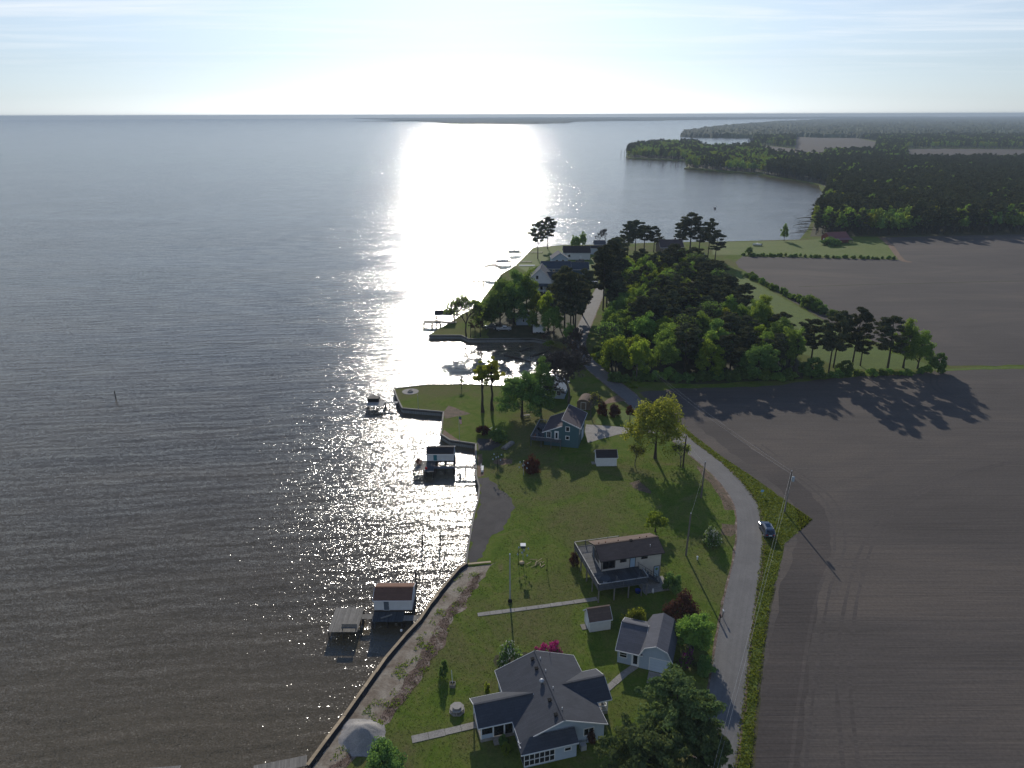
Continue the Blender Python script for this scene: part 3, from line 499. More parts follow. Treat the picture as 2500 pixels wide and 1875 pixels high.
def pine(name, h=16.0, wdt=7.0, base=0.42, seed=0, tiers=11, per=70, leafm='leaf_pine', needle=0.42, flat=0.5, top=0.28, tuft=1.0, nb=0, qs=(0.62, 0.86, 1.02)):
    global rng; rng = np.random.default_rng(seed); rd = random.Random(seed); mb = MB(); r0 = 0.012*h+0.05
    bend = (rd.uniform(-.03, .03)*h, rd.uniform(-.03, .03)*h); tpt = lambda z: Vector((bend[0]*(z/h)**2, bend[1]*(z/h)**2, z))
    mb.tube([tpt(h*i/7) for i in range(8)], [r0*(1-0.115*i) for i in range(8)], 6)
    cc = []; rc = []
    for i in range(tiers):
        f = i/(tiers-1); z = h*(base+(0.985-base)*f); L = wdt/2*(math.sin(math.pi*(0.20+0.62*f))**0.8)*(1 if f < 0.8 else 1-(f-0.8)*(1-top)*4.2)
        for b in range(rd.choice([3, 4, 4, 5])+nb if f < 0.9 else 2+nb):
            a = rd.uniform(0, 2*math.pi); l = L*rd.uniform(0.55, 1.12); s = tpt(z)
            e = s+Vector((math.cos(a)*l, math.sin(a)*l, l*rd.uniform(0.02, 0.30))); mb.tube([s, s.lerp(e, 0.55)+Vector((0, 0, -0.03*l)), e], [r0*0.3*(1-0.5*f), r0*0.2*(1-0.5*f), 0.015], 4, False)
            for q in qs:
                if rd.random() < 0.86: c = s.lerp(e, q); cc.append((c.x+rd.uniform(-.3, .3), c.y+rd.uniform(-.3, .3), c.z+rd.uniform(0, .25))); rc.append(tuft*wdt*rd.uniform(0.06, 0.115)*(0.8+0.4*q))
    for _ in range(3): c = tpt(h*rd.uniform(0.95, 1.0)); cc.append(tuple(c)); rc.append(wdt*0.09)
    P, nr = clump_cloud(np.array(cc), np.array(rc), per, flat); S = needle*(0.6+0.8*rng.random(len(P)))
    return mb.mesh(name+'_trunk', M['bark']), leaves(name+'_crown', P, S, nr, M[leafm], 1.9)
def bare(name, h=12.0, wdt=10.0, seed=0, depth=6, leafm=None, nleaf=0, leaf=0.2, barkm='bark_grey', thin=1.0):
    global rng; rng = np.random.default_rng(seed); rd = random.Random(seed); mb = MB(); tw = MB(); tips = []
    def grow(p, d, L, r, k):
        e = p+d*L; m = p.lerp(e, 0.5)+Vector((rd.uniform(-1, 1), rd.uniform(-1, 1), rd.uniform(-.5, 1)))*L*0.06
        (mb if k > depth-3 else tw).tube([p, m, e], [r, r*0.85, max(r*0.7, 0.05)], 5 if k > depth-3 else 3, False)
        if k == 0: tips.append(tuple(e)); return
        for _ in range(rd.choice([2, 3, 3, 4]) if k > 1 else 6):
            v = Vector((rd.gauss(0, 1)*wdt/h, rd.gauss(0, 1)*wdt/h, rd.gauss(0.25, 0.6))).normalized()
            grow(e if rd.random() < 0.7 else m.lerp(e, 0.6), (d*1.05+v*0.85).normalized(), L*rd.uniform(0.66, 0.86), max(r*0.64, 0.06), k-1)
    grow(Vector((0, 0, 0)), Vector((rd.uniform(-.05, .05), rd.uniform(-.05, .05), 1)).normalized(), h*0.27, h*0.017*thin+0.03, depth)
    crown = tw.mesh(name+'_crown', M['twig'])
    cr = [tw.mesh(name+'_twigs', M['twig'])]
    if leafm:
        T = np.array(tips); idx = rng.integers(0, len(T), nleaf); P = T[idx]+rng.normal(size=(nleaf, 3))*0.35
        cr.append(leaves(name+'_leaves', P, leaf*(0.6+0.8*rng.random(nleaf)), rng.normal(size=(nleaf, 3))+np.array([0, 0, 0.6]), M[leafm], 1.3))
    return [mb.mesh(name+'_trunk', M[barkm])]+cr
def bush(name, leafm, wdt=3.0, h=2.2, seed=0, clumps=26, per=110, leaf=0.2, flower=None):
    global rng; rng = np.random.default_rng(seed)
    d = rng.normal(size=(clumps, 3)); d /= np.linalg.norm(d, axis=1, keepdims=True); d[:, 2] = np.abs(d[:, 2])
    r = 0.55+0.45*rng.random(clumps); cc = np.stack([d[:, 0]*wdt*0.42*r, d[:, 1]*wdt*0.42*r, h*0.12+d[:, 2]*h*0.72*r], 1)
    P, nr = clump_cloud(cc, (0.11+0.09*rng.random(clumps))*wdt, per); P[:, 2] = np.maximum(P[:, 2], 0.03)
    ex = None; mats = M[leafm]
    if flower: mats = [M[leafm], M[flower[0]]]; ex = (rng.random(len(P)) < flower[1]*np.clip(P[:, 2]/h*1.5, 0.3, 1.2)).astype(int)
    mb = MB(); rd = random.Random(seed)
    for i in range(7): e = cc[rd.randrange(clumps)]; mb.tube([(0.1*rd.uniform(-1, 1), 0.1*rd.uniform(-1, 1), 0), tuple(e)], [0.05, 0.015], 4, False)
    return mb.mesh(name+'_stem', M['bark']), leaves(name+'_foliage', P, leaf*(0.6+0.8*rng.random(len(P))), nr, mats, 1.25, ex)
def plant(kind, meshes, x, y, rz, sxy, sz, label, cat, group=None, names=('trunk', 'crown', 'leaves')):
    t = thing(kind, label, cat, (x, y), rz, 0, group); t.scale = (sxy, sxy, sz)
    for nm, me in zip(names, meshes): link(bpy.data.objects.new(nm, me), t)
    return t
PINES = [pine('pine_a', 16, 7.0, 0.42, 1), pine('pine_b', 16, 6.4, 0.36, 2, 12), pine('pine_c', 16, 7.6, 0.50, 3, 9), pine('pine_d', 16, 6.0, 0.45, 4, 10)]
DECS = {k: [deciduous('tree_%s_%d' % (k, i), k2, 10, 7.2, (0.08, 0.16, 0.05)[i], (84, 62, 100)[i], (150, 150, 125)[i], 0.235, 20+i*7+len(k), open_=(0.62, 0.48, 0.7)[i]) for i in range(3)] for k, k2 in (('green', 'leaf_green'), ('dark', 'leaf_dark'), ('lime', 'leaf_lime'))}
CEDAR = deciduous('cedar', 'leaf_dark', 10, 7.0, 0.02, 70, 120, 0.42, 61, open_=0.75)
BUSHES = [bush('bush_%d' % i, m_, 3.0, 2.2, 70+i) for i, m_ in enumerate(('leaf_green', 'leaf_dark', 'leaf_lime'))]
rt = random.Random(5)
ORD = ('first', 'second', 'third', 'fourth', 'fifth', 'sixth', 'seventh', 'eighth', 'ninth', 'tenth', 'eleventh', 'twelfth', 'thirteenth')
def ranked(specs):
    """the same list with each one's place counted from the left as seen from the camera"""
    o = sorted(range(len(specs)), key=lambda i: specs[i][0]/specs[i][1]); return [(*specs[i], ORD[o.index(i)]) for i in range(len(specs))]
def put_dec(kind, x, y, h, wd, label, group=None, cat='tree'):
    i = rt.randrange(3); return plant('broadleaf_tree', DECS[kind][i], x, y, rt.uniform(0, 360), wd/7.2, h/10, label, cat, group)
def put_pine(x, y, h, wd, label, group=None, v=None):
    return plant('pine_tree', PINES[rt.randrange(4) if v is None else v], x, y, rt.uniform(0, 360), wd/7.0, h/16, label, 'pine tree', group)
# -- trees that stand alone: own shapes
def own(kind, spec, meshes, h0, w0, label, cat='tree', names=('trunk', 'crown', 'leaves'), rz=0):
    x, y, h, wd = spec; return plant(kind, meshes, x, y, rz, wd/w0, h/h0, label, cat, None, names)
S_ = [(31.9,144.9,15.2,13.0),
  (26.8,141.0,5.5,3.6),
  (36.7,141.3,6.5,3.9),
  (29.2,164.6,4.8,2.9),
  (15.0,177.7,15.2,16.3),
  (19.9,168.5,6.8,5.4),
  (2.5,168.9,12.9,11.7),
  (7.2,171.3,13.8,9.7),
  (-7.6,171.9,14.7,5.5),
  (-5.2,173.3,15.0,5.5),
  (-14.1,188.9,3.3,1.8),
  (26.3,114.8,4.7,4.1),
  (25.8,83.6,6.1,5.4),
  (18.8,64.3,11.4,9.2),
  (14.0,59.0,10.1,8.7),
  (-14.5,60.4,6.7,5.8),
  (21.4,60.5,8.5,5.1)]
own('broadleaf_tree', S_[0], deciduous('gold_tree', 'leaf_gold', 12, 11, 0.16, 120, 95, 0.28, 31, open_=0.45), 12, 11, 'large rounded tree with fresh gold green leaves beside road curve')
own('broadleaf_tree', S_[1], bare('sap_a', 5, 4, 32, 4, 'leaf_gold', 900, 0.2), 5, 3.6, 'small thin leaved tree just left of the gold green tree')
own('broadleaf_tree', S_[2], bare('sap_b', 6, 4.5, 33, 4, 'leaf_lime', 900, 0.2), 6, 4, 'small leaning tree just right of the gold green tree by dark pole')
own('broadleaf_tree', S_[3], deciduous('rust_tree', 'leaf_rust', 5, 3, 0.32, 34, 90, 0.18, 34), 5, 3, 'small round rust red tree beside the concrete driveway')
own('bare_tree', S_[4], bare('bare_a', 13, 12, 35, 7, None, 0), 12.5, 12, 'large leafless grey tree behind the teal house', names=('trunk', 'crown'))
own('bare_tree', S_[5], bare('bare_b', 6.5, 5, 36, 5, 'leaf_gold', 260, 0.18), 6.5, 5, 'small thin half bare tree right of the teal house')
own('broadleaf_tree', S_[6], deciduous('shore_a', 'leaf_dark', 12, 9, 0.06, 120, 140, 0.26, 37), 12, 9, 'dense dark green tree left of the teal house')
own('broadleaf_tree', S_[7], deciduous('shore_b', 'leaf_dark', 13, 8, 0.12, 96, 130, 0.26, 38), 13, 8, 'taller green tree right behind the dense tree by the teal house')
own('broadleaf_tree', S_[8], deciduous('twin_a', 'leaf_spring', 13, 5, 0.46, 48, 70, 0.26, 39, True, open_=0.4), 13, 3.9, 'left one of two slim bright green trees on the point lawn')
own('broadleaf_tree', S_[9], deciduous('twin_b', 'leaf_spring', 13, 5, 0.44, 54, 70, 0.26, 40, True, open_=0.4), 13, 3.9, 'right one of two slim bright green trees on the point lawn')
own('broadleaf_tree', S_[10], deciduous('sap_c', 'leaf_green', 3, 1.6, 0.35, 16, 60, 0.14, 41, True), 3, 1.6, 'tiny round sapling at water edge of the point lawn')
own('broadleaf_tree', S_[11], deciduous('yard_a', 'leaf_lime', 4.6, 3.7, 0.12, 40, 90, 0.18, 42), 4.6, 3.7, 'small bright green tree behind the brown roofed deck house')
own('broadleaf_tree', S_[12], deciduous('yard_b', 'leaf_green', 6.5, 5.4, 0.12, 80, 130, 0.2, 43), 6.5, 5.4, 'bushy green tree between blue garage and road')
own('pine_tree', S_[13], pine('near_pine_a', 13, 9.5, 0.3, 44, 14, 55, 'leaf_pine_near', 0.24, 0.6, 0.6, tuft=0.62, nb=4, qs=(0.4, 0.58, 0.75, 0.9, 1.04)), 13, 9.5, 'large spreading pine crown right of the grey roofed house', 'pine tree')
own('pine_tree', S_[14], pine('near_pine_b', 10, 9.0, 0.3, 45, 12, 55, 'leaf_pine_near', 0.24, 0.6, 0.6, tuft=0.62, nb=4, qs=(0.4, 0.58, 0.75, 0.9, 1.04)), 10, 9.0, 'lower pine crown cut by bottom edge of the view', 'pine tree')
own('broadleaf_tree', S_[15], deciduous('yard_c', 'leaf_dark', 6, 6, 0.1, 70, 130, 0.2, 46), 6, 6, 'leafy green tree at bottom edge next to gravel heap')
own('pine_tree', S_[16], pine('near_pine_c', 9, 6.0, 0.3, 47, 10, 55, 'leaf_pine_near', 0.22, 0.6, 0.6, tuft=0.62, nb=4, qs=(0.4, 0.58, 0.75, 0.9, 1.04)), 9, 6.0, 'small pine leaning over the road edge at bottom', 'pine tree')
# -- shrubs round the houses
for (x, y, h, wd, m_, fl, lab) in [(4.1,139.0,4.5,4.4,'leaf_rust',None,'rust brown bush below the teal house deck'),
  (35.4,110.4,4.2,3.4,'leaf_dark',('flower_white', 0.35),'dark bush with white blossoms between pole and road curve'),
  (25.6,90.2,5.4,5.7,'leaf_wine',None,'big dome of wine brown foliage behind the blue garage'),
  (18.3,88.5,3.9,4.4,'leaf_lime',None,'bright yellow green bush behind the blue garage'),
  (24.2,80.1,3.9,2.7,'leaf_dark',('flower_purple', 0.55),'purple flowering bush in shade right of the blue garage'),
  (26.5,79.0,3.1,2.9,'leaf_dark',None,'dark green shrub at road edge below purple bush'),
  (-0.4,80.2,4.6,3.9,'leaf_dark',('flower_white', 0.22),'dark shrub with pale blossoms behind the grey roofed house'),
  (4.1,82.1,2.3,2.6,'leaf_dark',('flower_pink', 0.8),'left low dome of magenta azalea behind the grey roof'),
  (5.8,82.1,2.9,2.8,'leaf_dark',('flower_pink', 0.85),'right taller dome of magenta azalea behind the grey roof'),
  (-3.4,75.2,2.3,0.9,'leaf_lime',None,'small clipped yellow green shrub left of the grey roof'),
  (-0.8,65.8,1.9,1.2,'leaf_lime',None,'round yellow shrub in shade before the left porch'),
  (-1.2,67.1,1.6,1.3,'leaf_dark',None,'dark shrub tucked beside the left porch'),
  (9.5,67.3,2.2,1.4,'leaf_wine',None,'dark reddish shrub under the twin window of grey house'),
  (-9.4,78.5,3.1,1.5,'leaf_dark',None,'small dark shrub alone on the lawn near sandy bank'),
  (10.5,104.5,2.7,1.8,'leaf_wine',None,'brownish shrub at left posts of the raised deck'),
  (25.7,97.2,3.8,3.4,'leaf_dark',None,'dark bush at right corner of the deck house'),
  (14.4,88.5,2.2,1.4,'leaf_dark',('flower_white', 0.2),'small shrub right of the white brown roofed shed'),
  (21.3,88.5,2.2,2.1,'leaf_dark',('flower_white', 0.3),'pale flecked shrub between yellow bush and garage roof'),
  (26.1,169.3,3.4,3.5,'leaf_wine',None,'round brown shrub on lawn right of teal house'),
  (23.0,170.1,3.8,3.1,'leaf_rust',None,'small rusty shrub behind driveway of teal house'),
  (-3.4,154.7,3.7,5.8,'leaf_dark',None,'wide dark shrub bed under the slim trees'),
  (-6.9,158.2,2.7,3.9,'leaf_wine',None,'reddish dark shrub left in the bed under the slim trees')]:
    sd_ = int(x*7+y); plant('shrub', bush('shrub', m_, 3.0, 2.2, sd_, 30, 120, 0.16 if wd < 4 else 0.13, fl), x, y, 0, wd/3.0, h/2.2, lab, 'shrub', None, ('stem', 'foliage'))
# -- far lots between inlet and point
for (x, y, h, wd, k, lab) in [(13.9,382.6,18.7,8.3,2,'left one of two tall pines standing alone on the far point'),
  (20.6,413.7,17.3,8.9,0,'right one of two tall pines standing alone on the far point')]: put_pine(x, y, h, wd, lab, v=k)
LOT = 'leafy trees on the lot beyond the inlet'
for (x, y, h, wd, k, nth) in ranked([(-7.4,255.0,11.8,9.3,'dark'),
  (-4.1,250.6,16.5,10.6,'dark'),
  (0.8,256.0,18.8,12.0,'dark'),
  (5.5,262.7,18.9,11.7,'green'),
  (-1.5,267.5,16.1,11.0,'dark'),
  (-10.3,250.7,9.8,7.4,'dark'),
  (9.1,254.8,12.2,8.7,'lime'),
  (12.9,247.3,15.0,8.8,'lime'),
  (14.6,241.1,11.1,7.1,'green'),
  (13.2,324.7,8.7,8.2,'green'),
  (7.2,242.7,8.1,5.7,'green'),
  (19.2,230.6,7.1,6.0,'green'),
  (12.3,228.4,2.1,3.5,'lime')]):
    put_dec(k, x, y, h, wd, 'leafy %s tree beyond the inlet, %s from left in the grove' % ({'dark': 'dark green', 'green': 'mid green', 'lime': 'bright green'}[k], nth), LOT+' '+k)
for (x, y, h, wd, nth) in ranked([(16.9,255.8,18.5,9.3),
  (18.4,242.6,23.1,10.0),
  (19.9,235.2,22.8,9.8),
  (22.1,242.6,20.7,9.2),
  (27.0,267.2,17.4,8.8),
  (22.6,255.8,13.8,9.0)]): put_pine(x, y, h, wd, 'dark pine left of the road beyond the inlet, %s from left' % nth, 'pines left of the far road')
for (x, y, h, wd, nth) in ranked([(35.8,275.1,25.1,10.0),
  (37.9,280.9,22.2,9.8),
  (41.8,305.0,21.8,9.5),
  (43.4,312.0,19.6,9.0),
  (45.5,316.8,20.7,9.1),
  (52.2,353.9,15.7,8.1),
  (53.8,359.0,14.1,7.8)]): put_pine(x, y, h, wd, 'tall pine with long bare trunk along the far road, %s from left' % nth, 'tall pines along the far road')
for (x, y, h, wd, nth) in ranked([(62.6,388.9,18.3,9.7),
  (67.4,393.7,18.1,10.3),
  (73.1,398.6,14.7,10.0),
  (79.0,401.0,13.9,9.1),
  (84.3,406.1,7.8,7.4)]): put_pine(x, y, h, wd, 'dark pine in the clump at end of the far road, %s from left' % nth, 'pine clump at the road end')
for (x, y, h, wd, nth) in ranked([(95.6,405.9,16.8,10.1),
  (99.6,403.3,20.7,13.3),
  (102.1,393.2,14.6,11.6),
  (104.6,383.6,20.2,8.7),
  (105.3,372.2,14.7,9.8)]): put_pine(x, y, h, wd, 'dark spreading pine beside the brown house near the bay, %s from left' % nth, 'pines beside the brown bay house')
for (x, y, h, wd, k, lab) in [(35.5,406.9,9.1,6.0,'green','left small round tree behind the white far building'),
  (40.0,408.1,10.3,6.5,'green','right small round tree behind the white far building'),
  (164.7,438.4,10.3,5.0,'green','single slim tree at bay edge of the pasture'),
  (129.3,392.8,4.9,4.0,'dark','small bush tree at the pasture hedge')]: put_dec(k, x, y, h, wd, lab)
for (spec, sd_, lab) in zip([(51.3,425.7,7.9,4.8),
  (55.6,427.0,10.7,6.8)], (81, 82), ('left leafless tree at the far bay shore', 'right taller leafless tree at the far bay shore')):
    own('bare_tree', spec, bare('bare_far', 8, 6, sd_, 5), 8, 6.5, lab, names=('trunk', 'crown'))
own('broadleaf_tree', [(-15.8,239.5,16.5,12.8)][0], bare('shore_sparse', 12, 10, 83, 6, 'leaf_green', 2600, 0.34, 'bark', 1.2), 12, 11, 'open sparse leaved tree on the shore beyond the inlet')
for (spec, sd_) in zip([(-14.2,238.9,6.0,2.5),
  (-12.7,238.9,5.4,2.3),
  (-10.9,239.4,6.1,2.8)], (84, 85, 86)):
    x, y, h, wd = spec; plant('young_tree', deciduous('young', 'leaf_wine', 5, 2, 0.45, 14, 40, 0.2, sd_, True), x, y, 0, wd/2, h/5, 'thin young tree behind the inlet bulkhead', 'tree', 'thin young trees behind the inlet bulkhead')
for (spec, sd_, lab) in zip([(19.9,203.8,9.0,7.4),
  (19.3,218.3,9.2,7.3),
  (13.0,229.7,5.2,5.5)], (181, 182, 183), ('grey brown half bare tree at head of the inlet by the road', 'grey brown half bare tree on upper bank of the inlet', 'low half bare tree at far corner of the inlet')):
    own('bare_tree', spec, bare('bare_inlet', 8, 7, sd_, 6, 'leaf_wine', 500, 0.22), 8, 8, lab)
# -- the wood lot in the middle
WOOD = [(29.59,199.03),(29.94,213.33),(34.86,250.20),(40.42,286.24),(47.93,315.93),(56.35,331.16),(72.41,340.06),(84.52,341.78),(87.95,321.23),(87.18,283.02),(87.74,248.61),(87.80,221.08),(83.85,200.73),(70.93,195.21),(52.91,194.00),(38.94,194.79)]
WLAB = {'pine': 'dark pine in the mixed wood right of the road', 'dark': 'dark green broadleaf tree in the mixed wood right of the road', 'green': 'mid green broadleaf tree in the mixed wood right of the road', 'lime': 'bright spring green tree in the mixed wood right of the road'}
xs = [p[0] for p in WOOD]; ys = [p[1] for p in WOOD]; pts = []
tries = 0
while len(pts) < 128 and tries < 20000:
    tries += 1; p = (rt.uniform(min(xs), max(xs)), rt.uniform(min(ys), max(ys)))
    if inside(p, WOOD) and all((p[0]-q[0])**2+(p[1]-q[1])**2 > 5.0**2 for q in pts): pts.append(p)
HALFBARE = [bare('half_bare_%d' % i, 13, 9, 190+i, 6, 'leaf_dark', 2200, 0.3) for i in range(2)]
for p in pts:
    east = (p[0]-min(xs))/(max(xs)-min(xs)); far = (p[1]-min(ys))/(max(ys)-min(ys))
    k = 'pine' if rt.random() < 0.18+0.55*east else rt.choice(['green', 'green', 'lime', 'dark', 'green', 'lime'])
    zone = ('left', 'middle', 'right')[min(2, int(east*3))]+' '+('front', 'centre', 'back')[min(2, int(far*3))]
    lab = WLAB[k].replace('in the mixed wood', 'in the %s of the mixed wood' % zone); grp = '%s trees, %s of the mixed wood' % (k, zone)
    if k != 'pine' and rt.random() < 0.12: plant('bare_tree', HALFBARE[rt.randrange(2)], p[0], p[1], rt.uniform(0, 360), rt.uniform(0.9, 1.15), rt.uniform(0.9, 1.15), 'grey half bare tree in the %s of the mixed wood' % zone, 'tree', 'half bare trees, %s of the mixed wood' % zone); continue
    if k == 'pine': put_pine(p[0], p[1], rt.uniform(13.5, 17.5)-3.0*east, rt.uniform(7, 9.5), lab, grp)
    else: put_dec(k, p[0], p[1], rt.uniform(10, 14.5), rt.uniform(8, 11), lab, grp)
for (x, y, h, wd, nth) in ranked([(91.8,209.6,13.8,8.8),
  (93.7,201.0,17.8,7.5),
  (97.3,206.1,17.2,7.7),
  (102.7,205.7,18.2,7.7),
  (113.1,204.9,15.9,9.9),
  (106.1,207.6,12.0,6.2)]): put_pine(x, y, h, wd, 'dark pine in the row at edge of the ploughed field, %s from left' % nth, 'pine row at the field edge', rt.choice([1, 1, 0]))
for (x, y, h, wd, k, lab) in [(118.2,205.6,15.3,8.7,'green','pale green tree right of the field edge pines'),
  (122.1,204.8,12.0,7.9,'green','lower green tree at right end of the field edge row'),
  (80.8,201.5,14.9,7.3,'green','slim green tree at left start of the field edge row'),
  (84.3,203.3,13.3,6.1,'green','green tree tucked between wood and field edge pines')]: put_dec(k, x, y, h, wd, lab)
for (x, y, h, wd, lab) in [(86.9,196.5,6.9,6.4,'left dark cedar bush below the field edge pines'),
  (97.9,199.9,4.7,4.8,'middle dark cedar bush below the field edge pines'),
  (126.4,201.8,6.4,4.4,'rounded dark cedar at right end of the field edge row')]: plant('cedar_tree', CEDAR, x, y, 30, wd/7, h/10, lab, 'cedar')
rows = [([(111.52,337.68),(117.89,282.67)], 26, 'dark hedge shrub along the green strip by the far field', 'hedge along the green strip', 1.2), ([(117.70,280.03),(121.27,265.03)], 6, 'taller hedge shrub at end of the green strip', 'taller hedge shrubs', 2.2), ([(125.01,390.39),(202.49,377.47)], 40, 'low hedge shrub between pasture and far field', 'low hedge of the pasture', 0.9),
        ([(87.20,197.50),(126.41,201.46)], 22, 'undergrowth shrub at foot of the field edge pines', 'undergrowth of the pine row', 1.0), ([(29.51,194.87),(82.05,196.50)], 40, 'undergrowth shrub along the front of the mixed wood', 'undergrowth of the mixed wood', 1.5), ([(27.62,225.98),(28.69,209.40)], 5, 'roadside shrub left of the mixed wood', 'roadside shrubs', 1.2)]
for seg, n, lab, grp, s in rows:
    for i in range(n):
        a = Vector(seg[0]); b = Vector(seg[1]); p = a.lerp(b, (i+rt.random())/n); k = rt.choice([0, 1, 1]) if s != 2.2 else 1
        plant('shrub', BUSHES[k], p.x+rt.uniform(-1, 1), p.y+rt.uniform(-1, 1), rt.uniform(0, 360), s*rt.uniform(0.6, 1.2), s*rt.uniform(0.6, 1.3), lab, 'shrub', grp, ('stem', 'foliage'))
# -- big pine forest beyond the fields: the nearest trees one by one, the rest as one mass
FOREST = [(188.83,458.45),(226.73,544.83),(277.30,652.20),(320.93,750.86),(337.19,809.65),(333.29,850.95),(321.68,921.34),(331.30,981.28),(369.97,1040.16),(459.79,1122.73),(584.22,1126.78),(763.31,1119.11),(1056.56,1106.55),(455.60,461.98),(327.05,464.30),(232.37,457.67)]
POINT = [(259.99,1094.89),(293.15,1027.39),(325.08,988.69),(372.68,1056.28),(427.77,1283.16),(505.89,1574.48),(384.62,1512.13),(424.97,1761.03),(378.04,1786.93),(293.57,1704.40),(215.20,1350.55),(299.50,1289.36)]
FPINE = [pine('far_pine_%d' % i, 16, 6.5, 0.35, 90+i, 7, 22, 'leaf_pine', 0.75, 0.6) for i in range(3)]
FDEC = [deciduous('far_tree_%d' % i, k, 10, 7.2, 0.15, 26, 22, 0.75, 95+i) for i, k in enumerate(('leaf_green', 'leaf_lime', 'leaf_dark'))]
def scatter(poly, step, rnd, jit=0.42):
    xs = [p[0] for p in poly]; ys = [p[1] for p in poly]; out = []
    y = min(ys)
    while y < max(ys):
        x = min(xs)
        while x < max(xs):
            p = (x+rnd.uniform(-jit, jit)*step, y+rnd.uniform(-jit, jit)*step)
            if abs(p[0]) < p[1]*0.9+30 and inside(p, poly): out.append(p)
            x += step
        y += step
    return out
fp = scatter(FOREST, 6.2, rt)
edge = sorted(fp, key=lambda p: p[1]+0.0*p[0])
def edge_kind(p): return 'dec' if noise.noise(Vector((p[0]*0.022, p[1]*0.022, 3)))+0.35*(p[1] < 540)+rt.uniform(-.25, .25) > 0.42 else 'pine'
near = edge[:300]; rest = edge[300:]
for p in near:
    if edge_kind(p) == 'dec': i = rt.choice([0, 0, 2, 0, 0, 2, 2, 1]); plant('broadleaf_tree', FDEC[i], p[0], p[1], rt.uniform(0, 360), rt.uniform(0.85, 1.25), rt.uniform(1.1, 1.55), ('mid green', 'bright green', 'dark green')[i]+' leafy tree along the front of the big forest', 'tree', 'leafy trees along the forest front %d' % i)
    else: plant('pine_tree', FPINE[rt.randrange(3)], p[0], p[1], rt.uniform(0, 360), rt.uniform(0.85, 1.2), rt.uniform(0.8, 1.1), 'dark pine along the front of the big forest', 'pine tree', 'pines along the forest front')
def mass(name, label, entries, protos):
    """one uncountable woodland: points carrying instances of small trees"""
    for gi, pm in enumerate(protos):
        pass
    col = bpy.data.collections.new(name+'_kinds')
    for i, pm in enumerate(protos):
        v = []; f = []; mi = []; mats = []
        me = bpy.data.meshes.new(name+'_kind'); bm = bmesh.new()
        for j, q in enumerate(pm[:2]):
            n0 = len(bm.faces); bm.from_mesh(q); bm.faces.ensure_lookup_table()
            for k in range(n0, len(bm.faces)): bm.faces[k].material_index = j
        bm.to_mesh(me); bm.free()
        for q in pm[:2]: me.materials.append(q.materials[0])
        o = bpy.data.objects.new('%s_kind_%d' % (name, i), me); col.objects.link(o)
    me = bpy.data.meshes.new(name); me.from_pydata([(e[0], e[1], 0) for e in entries], [], [])
    for an, ix in (('kindi', 2),):
        a = me.attributes.new(an, 'INT', 'POINT'); a.data.foreach_set('value', [int(e[ix]) for e in entries])
    a = me.attributes.new('siz', 'FLOAT_VECTOR', 'POINT'); a.data.foreach_set('vector', [c for e in entries for c in (e[3], e[3], e[4])])
    a = me.attributes.new('rot', 'FLOAT', 'POINT'); a.data.foreach_set('value', [e[5] for e in entries])
    g = bpy.data.node_groups.new(name, 'GeometryNodeTree'); g.interface.new_socket('Geometry', in_out='INPUT', socket_type='NodeSocketGeometry'); g.interface.new_socket('Geometry', in_out='OUTPUT', socket_type='NodeSocketGeometry')
    gi = g.nodes.new('NodeGroupInput'); go = g.nodes.new('NodeGroupOutput'); ip = g.nodes.new('GeometryNodeInstanceOnPoints'); ci = g.nodes.new('GeometryNodeCollectionInfo')
    ci.inputs['Collection'].default_value = col; ci.inputs['Separate Children'].default_value = True; ci.inputs['Reset Children'].default_value = True; ip.inputs['Pick Instance'].default_value = True
    def at(nm, ty): q = g.nodes.new('GeometryNodeInputNamedAttribute'); q.data_type = ty; q.inputs['Name'].default_value = nm; return q.outputs['Attribute']
    cx = g.nodes.new('ShaderNodeCombineXYZ'); g.links.new(at('rot', 'FLOAT'), cx.inputs[2])
    g.links.new(gi.outputs[0], ip.inputs['Points']); g.links.new(ci.outputs[0], ip.inputs['Instance']); g.links.new(at('kindi', 'INT'), ip.inputs['Instance Index']); g.links.new(at('siz', 'FLOAT_VECTOR'), ip.inputs['Scale']); g.links.new(cx.outputs[0], ip.inputs['Rotation'])
    g.links.new(ip.outputs[0], go.inputs[0])
    o = link(bpy.data.objects.new(name, me)); md = o.modifiers.new('trees', 'NODES'); md.node_group = g
    return tag(o, label, 'forest', kind='stuff')
def entry(p, deccut=0.42):
    if noise.noise(Vector((p[0]*0.022, p[1]*0.022, 3)))+rt.uniform(-.25, .25) > deccut: return (p[0], p[1], 3+rt.choice([0, 2, 0, 1]), rt.uniform(0.85, 1.3), rt.uniform(1.1, 1.5), rt.uniform(0, 6.28))
    return (p[0], p[1], rt.randrange(3), rt.uniform(0.8, 1.15), rt.uniform(0.75, 1.05), rt.uniform(0, 6.28))
mass('pine_forest', 'big dark pine forest beyond the ploughed fields', [entry(p) for p in rest if p[1] < 760 or rt.random() < 0.72], FPINE+FDEC)
mass('point_wood', 'hazy wooded point across the bay', [entry(p, -0.12) for p in scatter(POINT, 8.5, rt)], FPINE+FDEC)
